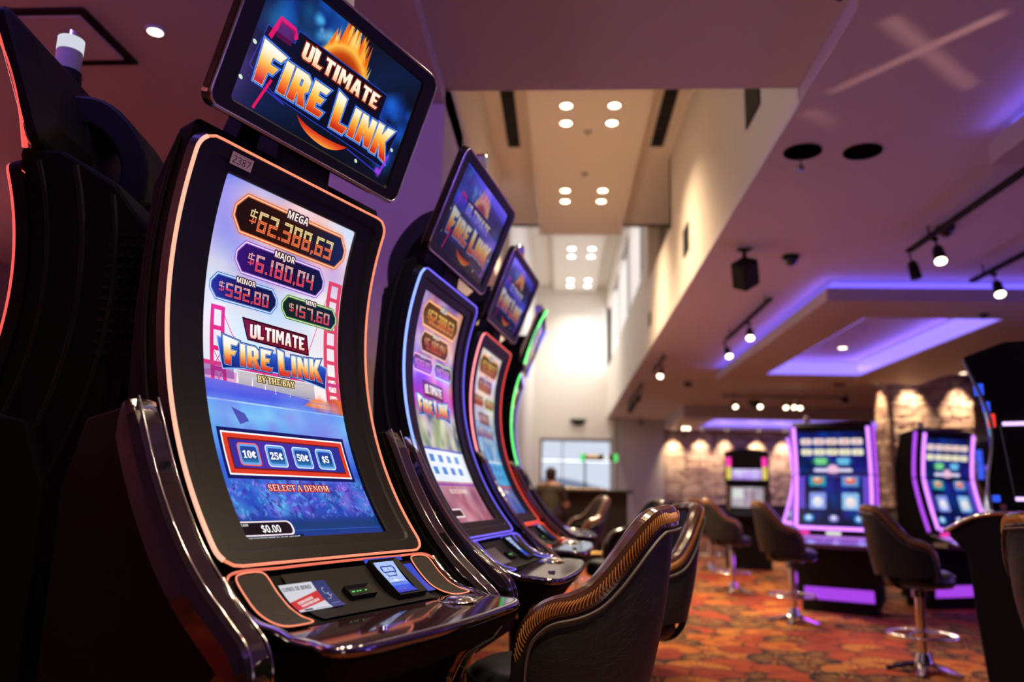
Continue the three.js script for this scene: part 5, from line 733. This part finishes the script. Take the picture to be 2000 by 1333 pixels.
{
  // one seated woman, seen from behind and to the side
  const J = (r, a, b, r2) => ({ a: V(...a), b: V(...b), r, r2 });
  function blob(bones, lo, hi, cell, k) {
    const n = Math.ceil(Math.max(hi[0] - lo[0], hi[1] - lo[1], hi[2] - lo[2]) / cell), mc = new MarchingCubes(n, new THREE.MeshBasicMaterial(), false, false, 90000); mc.isolation = 0; const size = n * cell, ab = V(0, 0, 0), ap = V(0, 0, 0), p = V(0, 0, 0);
    for (let z = 0; z < n; z++) for (let y = 0; y < n; y++) for (let x = 0; x < n; x++) {
      p.set(lo[0] + (x - n / 2) * 2 / n * size / 2 + size / 2, lo[1] + (y - n / 2) * 2 / n * size / 2 + size / 2, lo[2] + (z - n / 2) * 2 / n * size / 2 + size / 2); let d = 1e3;
      for (const b of bones) { ab.subVectors(b.b, b.a); ap.subVectors(p, b.a); const t = Math.min(1, Math.max(0, ap.dot(ab) / Math.max(1e-9, ab.lengthSq()))), e = ap.addScaledVector(ab, -t).length() - (b.r + (b.r2 - b.r) * t), h = Math.max(0, 1 - Math.abs(d - e) / k); d = Math.min(d, e) - h * h * k / 4; }
      mc.field[x + y * n + z * n * n] = -d;
    }
    mc.update(); const g = new THREE.BufferGeometry(); g.setAttribute('position', new THREE.Float32BufferAttribute(mc.positionArray.slice(0, mc.count * 3), 3)); g.setAttribute('normal', new THREE.Float32BufferAttribute(mc.normalArray.slice(0, mc.count * 3), 3)); g.setAttribute('uv', new THREE.Float32BufferAttribute(new Float32Array(mc.count * 2), 2));
    return g.scale(size / 2, size / 2, size / 2).translate(lo[0] + size / 2, lo[1] + size / 2, lo[2] + size / 2);
  }
  const t = thing('person', 'woman with dark pinned-up hair and patterned top, seated at the dark counter', 'person', [-0.17, 0.05, -12.2], 168 * D2R);
  // facing +z; hips on a stool 0.66 m high
  obj('body', blob([J(0.15, [0, 0.76, 0], [0, 0.92, 0.0], 0.125), J(0.125, [0, 0.92, 0], [0, 1.12, 0.02], 0.13), J(0.075, [-0.13, 1.13, 0.02], [0.13, 1.13, 0.02], 0.075), J(0.045, [0, 1.15, 0.02], [0, 1.25, 0.04], 0.045), J(0.095, [-0.09, 0.73, 0.02], [-0.11, 0.70, 0.42], 0.065), J(0.095, [0.09, 0.73, 0.02], [0.11, 0.70, 0.42], 0.065), J(0.06, [-0.11, 0.70, 0.42], [-0.10, 0.32, 0.40], 0.038), J(0.06, [0.11, 0.70, 0.42], [0.10, 0.32, 0.40], 0.038), J(0.04, [-0.10, 0.29, 0.38], [-0.10, 0.27, 0.52], 0.028), J(0.04, [0.10, 0.29, 0.38], [0.10, 0.27, 0.52], 0.028), J(0.05, [-0.18, 1.11, 0.02], [-0.22, 0.88, 0.12], 0.038), J(0.05, [0.18, 1.11, 0.02], [0.22, 0.88, 0.12], 0.038), J(0.038, [-0.22, 0.88, 0.12], [-0.14, 0.9, 0.34], 0.026), J(0.038, [0.22, 0.88, 0.12], [0.14, 0.9, 0.34], 0.026), J(0.026, [-0.14, 0.9, 0.34], [-0.11, 0.9, 0.42], 0.018), J(0.026, [0.14, 0.9, 0.34], [0.11, 0.9, 0.42], 0.018), J(0.075, [0, 1.335, 0.035], [0, 1.33, 0.06], 0.07), J(0.05, [0, 1.28, 0.075], [0, 1.26, 0.09], 0.035), J(0.012, [0, 1.32, 0.13], [0, 1.30, 0.145], 0.012)], [-0.35, 0.18, -0.25], [0.35, 1.45, 0.6], 0.022, 0.05), M.skin, t);
  obj('hair', blob([J(0.088, [0, 1.36, 0.015], [0, 1.32, -0.01], 0.08), J(0.045, [0, 1.38, -0.085], [0, 1.37, -0.1], 0.042)], [-0.15, 1.2, -0.2], [0.15, 1.5, 0.15], 0.012, 0.03), M.hair, t);
  obj('top', blob([J(0.158, [0, 0.78, 0], [0, 0.92, 0.0], 0.135), J(0.135, [0, 0.92, 0], [0, 1.1, 0.015], 0.137), J(0.084, [-0.13, 1.115, 0.015], [0.13, 1.115, 0.015], 0.084), J(0.06, [-0.18, 1.11, 0.02], [-0.205, 0.98, 0.06], 0.054), J(0.06, [0.18, 1.11, 0.02], [0.205, 0.98, 0.06], 0.054)], [-0.32, 0.6, -0.3], [0.32, 1.25, 0.3], 0.016, 0.04), M.cloth, t);
  obj('trousers', blob([J(0.105, [-0.09, 0.735, 0.02], [-0.11, 0.705, 0.42], 0.075), J(0.105, [0.09, 0.735, 0.02], [0.11, 0.705, 0.42], 0.075), J(0.07, [-0.11, 0.70, 0.42], [-0.10, 0.38, 0.40], 0.05), J(0.07, [0.11, 0.70, 0.42], [0.10, 0.38, 0.40], 0.05), J(0.155, [0, 0.77, 0], [0, 0.80, 0], 0.155)], [-0.32, 0.3, -0.25], [0.32, 0.95, 0.55], 0.018, 0.04), M.hair, t);
  const b = thing('bar_stool', 'plain backless bar stool under the seated woman at the counter', 'stool', [-0.17, 0, -12.2]); obj('seat', lathe([[0.001, 0.655], [0.15, 0.655], [0.18, 0.64], [0.18, 0.6], [0.001, 0.59]]), M.hideSeat, b); obj('post', [cyl(0.025, 0.025, 0.58, 0, 0.3, 0), cyl(0.19, 0.2, 0.02, 0, 0.01, 0)], M.chrome, b);
}
// ───────────────────────── what hangs from the ceilings ─────────────────────────

const HG = { can: [cyl(0.042, 0.05, 0.13, 0, -0.02, 0, 20), cyl(0.03, 0.042, 0.03, 0, 0.06, 0, 20)], face: cyl(0.043, 0.043, 0.006, 0, -0.085, 0, 20), yoke: [cyl(0.008, 0.008, 0.1, 0, 0.12, 0, 8), box(0.05, 0.02, 0.03, 0, 0.175, 0)] };
function track(label, [x0, z0], [x1, z1], heads) {
  const len = Math.hypot(x1 - x0, z1 - z0), t = thing('track_light', label, 'track light', [(x0 + x1) / 2, CEIL - 0.1, (z0 + z1) / 2], Math.atan2(x1 - x0, z1 - z0));
  obj('rail', box(0.045, 0.035, len), M.black, t); for (const k of [-0.4, 0.4]) obj('hanger', cyl(0.008, 0.008, 0.09, 0, 0.055, k * len, 8), M.black, t);
  for (const [k, tx, tz, on] of heads) { const h = holder('spot_head', t); h.position.set(0, -0.19, (k - 0.5) * len); h.rotation.set(tx, 0, tz); obj('can', HG.can, M.black, h); obj('yoke', HG.yoke, M.black, h); obj('lamp_face', HG.face, on ? M.lens : M.dark, h); if (on) spotLight(lin(1, 0.72, 0.42), on, [0, -0.1, 0], [0, -3, 0], 0.5, 0.8, h, 2); }
  return t;
}
track('long black track with one lit spot over the black machine flank', [3.05, -3.2], [3.05, -6.9], [[0.86, 0.5, 0.1, 9], [0.985, 0, -0.2, 0]]);
track('short black track with one lit spot, beside the violet coffer', [4.07, -5.6], [4.07, -7.9], [[0.8, 0.5, 0.1, 9]]);
track('slanting black track with two lit spots between the nave and the violet coffer', [2.3, -8.7], [2.3, -11.1], [[0.42, 0.6, 0.1, 16], [0.97, 0.6, -0.1, 16]]);
track('distant black track crossing before the far cove, five spots lit', [3.5, -17.5], [6.2, -17.5], [[0.1, 0, -0.8, 18], [0.3, 0.2, -0.9, 18], [0.5, 0, -0.8, 18], [0.56, -0.2, -0.9, 18], [0.62, 0.3, -0.7, 18]]);
track('small black track tucked against the nave wall, one bright spot', [1.62, -12.6], [1.62, -14.2], [[0.3, 0.7, 0.2, 18]]);
track('far black track near the grey pier with a bright double spot', [3.3, -23.6], [4.2, -23.6], [[0.3, 0, -0.9, 16], [0.45, 0.1, -0.9, 16]]);
track('dark track in the bay past the stone pillar, three small spots', [7.2, -14.6], [8.8, -14.6], [[0.2, 0, -0.8, 5], [0.45, 0, -0.8, 5], [0.75, 0, -0.8, 5]]);
track('black track close to the nave wall, its heads unlit', [1.60, -16], [1.60, -19.5], [[0.2, 0.2, 0.4, 0], [0.5, 0.2, 0.2, 0], [0.8, 0.2, 0.3, 0]]);
// loudspeakers, cameras, detectors
{
  const t = thing('ceiling_speaker', 'large black angular loudspeaker hung under the low ceiling', 'loudspeaker', [1.68, CEIL, -7.2]);
  obj('bracket', [cyl(0.02, 0.02, 0.14, 0, -0.07, 0), box(0.12, 0.012, 0.1, 0, -0.006, 0)], M.black, t); const c = obj('case', new THREE.ConeGeometry(0.19, 0.22, 4, 1).rotateY(0.78).scale(1, 0.7, 0.9).translate(0, 0.08, 0), M.black, t); c.geometry = merge([rbox(0.2, 0.26, 0.17, 0.02)]); c.position.set(0, -0.24, 0); c.rotation.set(0.5, 0.7, 0.25); obj('grille', rbox(0.17, 0.22, 0.01, 0.004, 0, 0, 0.087), M.mesh, c);
}
function domeFixture(name, label, cat, [x, y, z], r, mat) { const t = thing(name, label, cat, [x, y, z]); obj('base', cyl(r * 1.05, r, r * 0.5, 0, -r * 0.25, 0), mat, t); obj('dome', new THREE.SphereGeometry(r * 0.9, 20, 10, 0, 6.283, Math.PI / 2, Math.PI / 2).translate(0, -r * 0.5, 0), M.gloss, t); return t; }
domeFixture('dome_speaker', 'small black dome next to the large black loudspeaker', 'loudspeaker', [2.16, CEIL, -7.4], 0.075, M.black);
domeFixture('dome_speaker', 'black dome beside the end of the long track', 'loudspeaker', [3.2, CEIL, -6.55], 0.07, M.black);
domeFixture('dome_speaker', 'tiny black dome on the brownish ceiling toward the grey pier', 'loudspeaker', [2.55, CEIL, -16.2], 0.08, M.black);
domeFixture('dome_speaker', 'black dome hanging just before the far violet cove', 'loudspeaker', [4.6, CEIL, -19.2], 0.14, M.black);
domeFixture('security_camera', 'white dome camera on the edge of the violet coffer opening', 'camera', [4.6, CEIL - 0.2, -8.75], 0.07, M.ring);
function camera2(label, [x, y, z], turn) { const t = thing('security_camera', label, 'camera', [x, y, z], turn); obj('mount', [cyl(0.04, 0.04, 0.02, 0, -0.01, 0), cyl(0.012, 0.012, 0.12, 0, -0.07, 0)], M.black, t); obj('camera_body', [rbox(0.08, 0.08, 0.2, 0.02, 0, -0.16, 0.03)], M.black, t); obj('lens_glass', cyl(0.03, 0.03, 0.02, 0, 0, 0, 16).rotateX(Math.PI / 2).translate(0, -0.16, 0.14), M.gloss, t); return t; }
camera2('black bracket camera under the ceiling before the stone pillar', [5.15, CEIL, -15.0], 0.6); camera2('second black bracket camera lower behind the first, before the stone pillar', [6.2, CEIL, -17.6], -0.9);
camera2('black camera on the ceiling edge above the grey pier', [2.36, CEIL, -24.0], 0.3); camera2('small black projector at the upper picture border, on the soffit edge', [1.27, SOFFIT, -3.36], 0.5).scale.setScalar(0.55);
camera2('black camera on the nave wall edge beside the unlit track', [1.75, CEIL, -20.6], 0.4);
for (const [x, s] of [[1.58, 1], [1.97, 0]]) {
  const t = thing('recessed_fixture', s ? 'round black ceiling recess with a small lamp arm hanging out' : 'empty round black ceiling recess beside the one with the arm', 'ceiling fixture', [x, CEIL, -5.04]);
  obj('well', cyl(0.115, 0.115, 0.012, 0, -0.001, 0, 32), M.matte, t); obj('rim', new THREE.TorusGeometry(0.115, 0.008, 8, 36).rotateX(Math.PI / 2).translate(0, -0.006, 0), M.matte, t);
  if (s) obj('lamp_arm', [cyl(0.007, 0.007, 0.1, -0.02, -0.05, 0), cyl(0.022, 0.026, 0.04, -0.02, -0.12, 0)], M.darkchrome, t);
}
function grille(label, [x, y, z], [w, l], axis, n) {
  const t = thing('air_vent', label, 'air vent', [x, y, z], 0); if (axis === 'x') t.rotation.z = Math.PI / 2;
  obj('frame', [box(w, 0.012, 0.015, 0, 0, l / 2), box(w, 0.012, 0.015, 0, 0, -l / 2), box(0.015, 0.012, l, w / 2, 0, 0), box(0.015, 0.012, l, -w / 2, 0, 0)], M.dark, t); obj('backing', box(w, 0.004, l, 0, 0.004, 0), M.black, t);
  for (let i = 1; i < n; i++) obj('slat', box(w, 0.01, 0.01, 0, -0.002, -l / 2 + (l * i) / n), M.dark, t); return t;
}
grille('slim dark ceiling vent in the nave slot on the machine side', [-0.66, HIGH - 0.008, -8.5], [0.14, 1.9], 'y', 10);
grille('slim dark ceiling vent in the nave slot on the window side', [1.15, HIGH - 0.008, -8.5], [0.14, 1.9], 'y', 10);
grille('dark vent high on the cream nave wall, beside the soffit edge', [AR - 0.006, 4.02, -5.45], [0.32, 0.4], 'x', 5); grille('small dark vent lower on the cream nave wall', [AR - 0.006, 3.95, -8.6], [0.3, 0.36], 'x', 4); grille('tiny dark vent deep along the cream nave wall', [AR - 0.006, 3.85, -12.3], [0.2, 0.26], 'x', 4);
{ const v = grille('square ceiling vent in the maroon ceiling above the dark machine', [-2.62, CEIL - 0.006, -3.6], [0.5, 0.5], 'y', 1); obj('panel', box(0.4, 0.01, 0.4, 0, -0.003, 0), M.ceiling, v); }
{ const t = thing('wall_sconce', 'dark green half-bowl wall lamp on the pale end wall over the shop front', 'wall lamp', [0.48, 3.3, -24.49]); obj('bowl', lathe([[0.001, -0.13], [0.12, -0.12], [0.2, -0.05], [0.26, 0.05], [0.25, 0.06], [0.18, -0.03], [0.001, -0.1]], 24).scale(1, 1, 0.55), std('dark green metal', lin(0.01, 0.03, 0.01), 0.4), t); obj('back_plate', rbox(0.12, 0.1, 0.03, 0.01, 0, -0.06, 0.0), M.black, t); }
for (const [x, y, z, l] of [[0.26, HIGH - 0.14, -8.75, 'small round detector between the first row of downlights'], [0.26, HIGH - 0.14, -10.0, 'small round detector before the second row of downlights'], [4.0, CEIL - 0.001, -10.6, 'tiny detector inside the violet coffer']]) { const t = thing('smoke_detector', l, 'detector', [x, y, z]); obj('base', cyl(0.05, 0.05, 0.015, 0, -0.007, 0), M.ring, t); obj('sensor', lathe([[0.035, 0], [0.03, -0.025], [0.001, -0.03]], 20).translate(0, -0.014, 0), M.grey, t); }

// ───────────────────────── added fill lights outside the picture that tint ceilings and walls ─────────────────────────
function fillColumn(label, [x, z, deg], c, k, w = 0.5, h = 1.5, y = 1.3) {  // added panel, unseen, put in for the light it throws
  const t = thing('fill_column', label, 'light column', [x, 0, z], deg * D2R); obj('frame', [rbox(w + 0.1, h + 0.2, 0.12, 0.02, 0, y, -0.08), span(-w / 2, w / 2, 0, y - h / 2, -0.12, -0.04)], M.black, t); obj('light_panel', rbox(w, h, 0.02, 0.008, 0, y, -0.015), glow('fill column face', c, 0.8), t); areaLight(c, k, w, h, [0, y, 0.01], [0, y + 0.35, 1], t); return t;
}
fillColumn('added violet fill light, unseen, on the far side of the hall', [9.5, -3.2, -80], lin(0.32, 0.17, 1.0), 7.5, 1.2, 1.6);
fillColumn('added violet fill light, unseen, beyond the black machine', [6.8, -6.6, -60], lin(0.36, 0.17, 1.0), 8.5, 0.8, 1.5);
function uplight(label, [x, z, deg], y, l, c, k) {  // added trough, unseen, put in to colour the ceiling above it
  const t = thing('fill_uplight', label, 'wall lamp', [x, y, z], deg * D2R); obj('trough', [box(l, 0.02, 0.2, 0, 0, 0), box(l, 0.12, 0.02, 0, 0.06, 0.1), box(l, 0.12, 0.02, 0, 0.06, -0.1), box(0.02, 0.12, 0.2, l / 2, 0.06, 0), box(0.02, 0.12, 0.2, -l / 2, 0.06, 0)], M.grey, t); obj('led_strip', box(l - 0.1, 0.02, 0.12, 0, 0.025, 0), glow('fill uplight face', c, 0.8), t); areaLight(c, k, l - 0.1, 0.14, [0, 0.045, 0], [0, 2, 0.25], t); return t;
}
uplight('added reddish fill light along the wall of the dark side hall', [-5.85, -2.5, 90], 2.5, 5, lin(1.0, 0.26, 0.34), 100);
uplight('added violet fill light hung behind the photographer', [0.4, 1.6, 180], 2.75, 1.6, lin(0.40, 0.2, 1.0), 13);
fillColumn('added pale rosy fill light beyond the picture, facing the orange-lit machine', [1.9, 1.1, 222], lin(1, 0.8, 0.75), 3, 0.6, 1.1);  // added in place of unseen screens across the aisle
{ const t = thing('fill_led_bar', 'added violet fill bar under the ceiling above the dark machine, outside the picture', 'light bar', [-1.7, CEIL - 0.06, -1.7], 150 * D2R); obj('housing', rbox(1.2, 0.07, 0.06, 0.01, 0, 0, -0.035), M.black, t); obj('led_strip', rbox(1.16, 0.05, 0.01, 0.004, 0, 0, 0), M.violet, t); areaLight(lin(0.28, 0.16, 1), 110, 1.16, 0.05, [0, 0, 0.01], [0, -0.25, 1], t); obj('hanger', box(0.8, 0.03, 0.03, 0, 0.045, -0.035), M.black, t); }  // added bar, put in for the violet wash on the pier
// added projector, unseen, made up for the ceiling streaks: a small lamp under a plate with crossed slots throws the pale cross on the ceiling
{
  const L = [3.6, 2.0, -1.5], t = thing('added_projector', 'added floor-standing projector outside the picture, put in to throw the pale cross', 'projector', [L[0], 0, L[2]]), k = 0.12 / (CEIL - L[1]);
  const GX = [[1.5, -4.25], [2.06, -3.5], [1.54, -3.53], [2.26, -4.2], [1.44, -4.46], [1.68, -4.68], [1.8, -4.0]], at = (x, z) => [(x - L[0]) * k, (z - L[2]) * k];
  // the crossed slots as one outline, and a short third slot
  const p = at(...GX[0]), q = at(...GX[1]), r = at(...GX[2]), u = at(...GX[3]), sub2 = (m, n) => [m[0] - n[0], m[1] - n[1]], unit = (m) => { const l = Math.hypot(...m); return [m[0] / l, m[1] / l]; };
  const d1 = unit(sub2(q, p)), d2 = unit(sub2(u, r)), cr = d1[0] * d2[1] - d1[1] * d2[0], pr = sub2(r, p), t1 = (pr[0] * d2[1] - pr[1] * d2[0]) / cr, X = [p[0] + d1[0] * t1, p[1] + d1[1] * t1], w1 = 0.03 * k, w2 = 0.035 * k;
  const arms = [[d1, q, w1], [d2, u, w2], [d1.map((v) => -v), p, w1], [d2.map((v) => -v), r, w2]].sort((m, n) => Math.atan2(m[0][1], m[0][0]) - Math.atan2(n[0][1], n[0][0])), outline = [];
  arms.forEach(([d, e, w], i) => { const nrm = [-d[1], d[0]]; outline.push([e[0] - nrm[0] * w, e[1] - nrm[1] * w], [e[0] + nrm[0] * w, e[1] + nrm[1] * w]); const [d3, , w3] = arms[(i + 1) % 4], c2 = d[0] * d3[1] - d[1] * d3[0]; outline.push([X[0] + (d[0] * w3 + d3[0] * w) / c2, X[1] + (d[1] * w3 + d3[1] * w) / c2]); });
  const s = new THREE.Shape(); s.moveTo(-0.38, -0.4); s.lineTo(0.22, -0.4); s.lineTo(0.22, 0.2); s.lineTo(-0.38, 0.2); s.closePath(); const hole = (list) => { const h = new THREE.Path(); list.forEach(([x, y], i) => (i ? h.lineTo(x, y) : h.moveTo(x, y))); h.closePath(); s.holes.push(h); };
  hole(outline.reverse()); const e0 = at(...GX[4]), e1 = at(...GX[5]), d5 = unit(sub2(e1, e0)), w5 = 0.05 * k; hole([[e0[0] - d5[1] * w5, e0[1] + d5[0] * w5], [e0[0] + d5[1] * w5, e0[1] - d5[0] * w5], [e1[0] + d5[1] * w5 * 0.4, e1[1] - d5[0] * w5 * 0.4], [e1[0] - d5[1] * w5 * 0.4, e1[1] + d5[0] * w5 * 0.4]]);
  const g = new THREE.ExtrudeGeometry(s, { depth: 0.0003, bevelEnabled: false }).rotateX(Math.PI / 2).translate(0, 0.12, 0);
  const h = holder('head', t); h.position.set(0, L[1], 0);
  obj('slotted_plate', g, M.matte, h); obj('housing', [box(0.6, 0.004, 0.6, -0.08, -0.02, -0.1), box(0.004, 0.14, 0.6, 0.22, 0.05, -0.1), box(0.004, 0.14, 0.6, -0.38, 0.05, -0.1), box(0.6, 0.14, 0.004, -0.08, 0.05, 0.2), box(0.6, 0.14, 0.004, -0.08, 0.05, -0.4)], M.matte, h); obj('stand', [cyl(0.02, 0.02, 1.96, 0, 0.98, 0), cyl(0.25, 0.27, 0.03, 0, 0.015, 0)], M.black, t);
  const c0 = at(...GX[6]); spotLight(lin(1, 0.5, 0.42), 22, [0, 0, 0], [c0[0], 0.12, c0[1]], 0.75, 0.3, h, 0.12);
}

renderer.render(scene, camera);
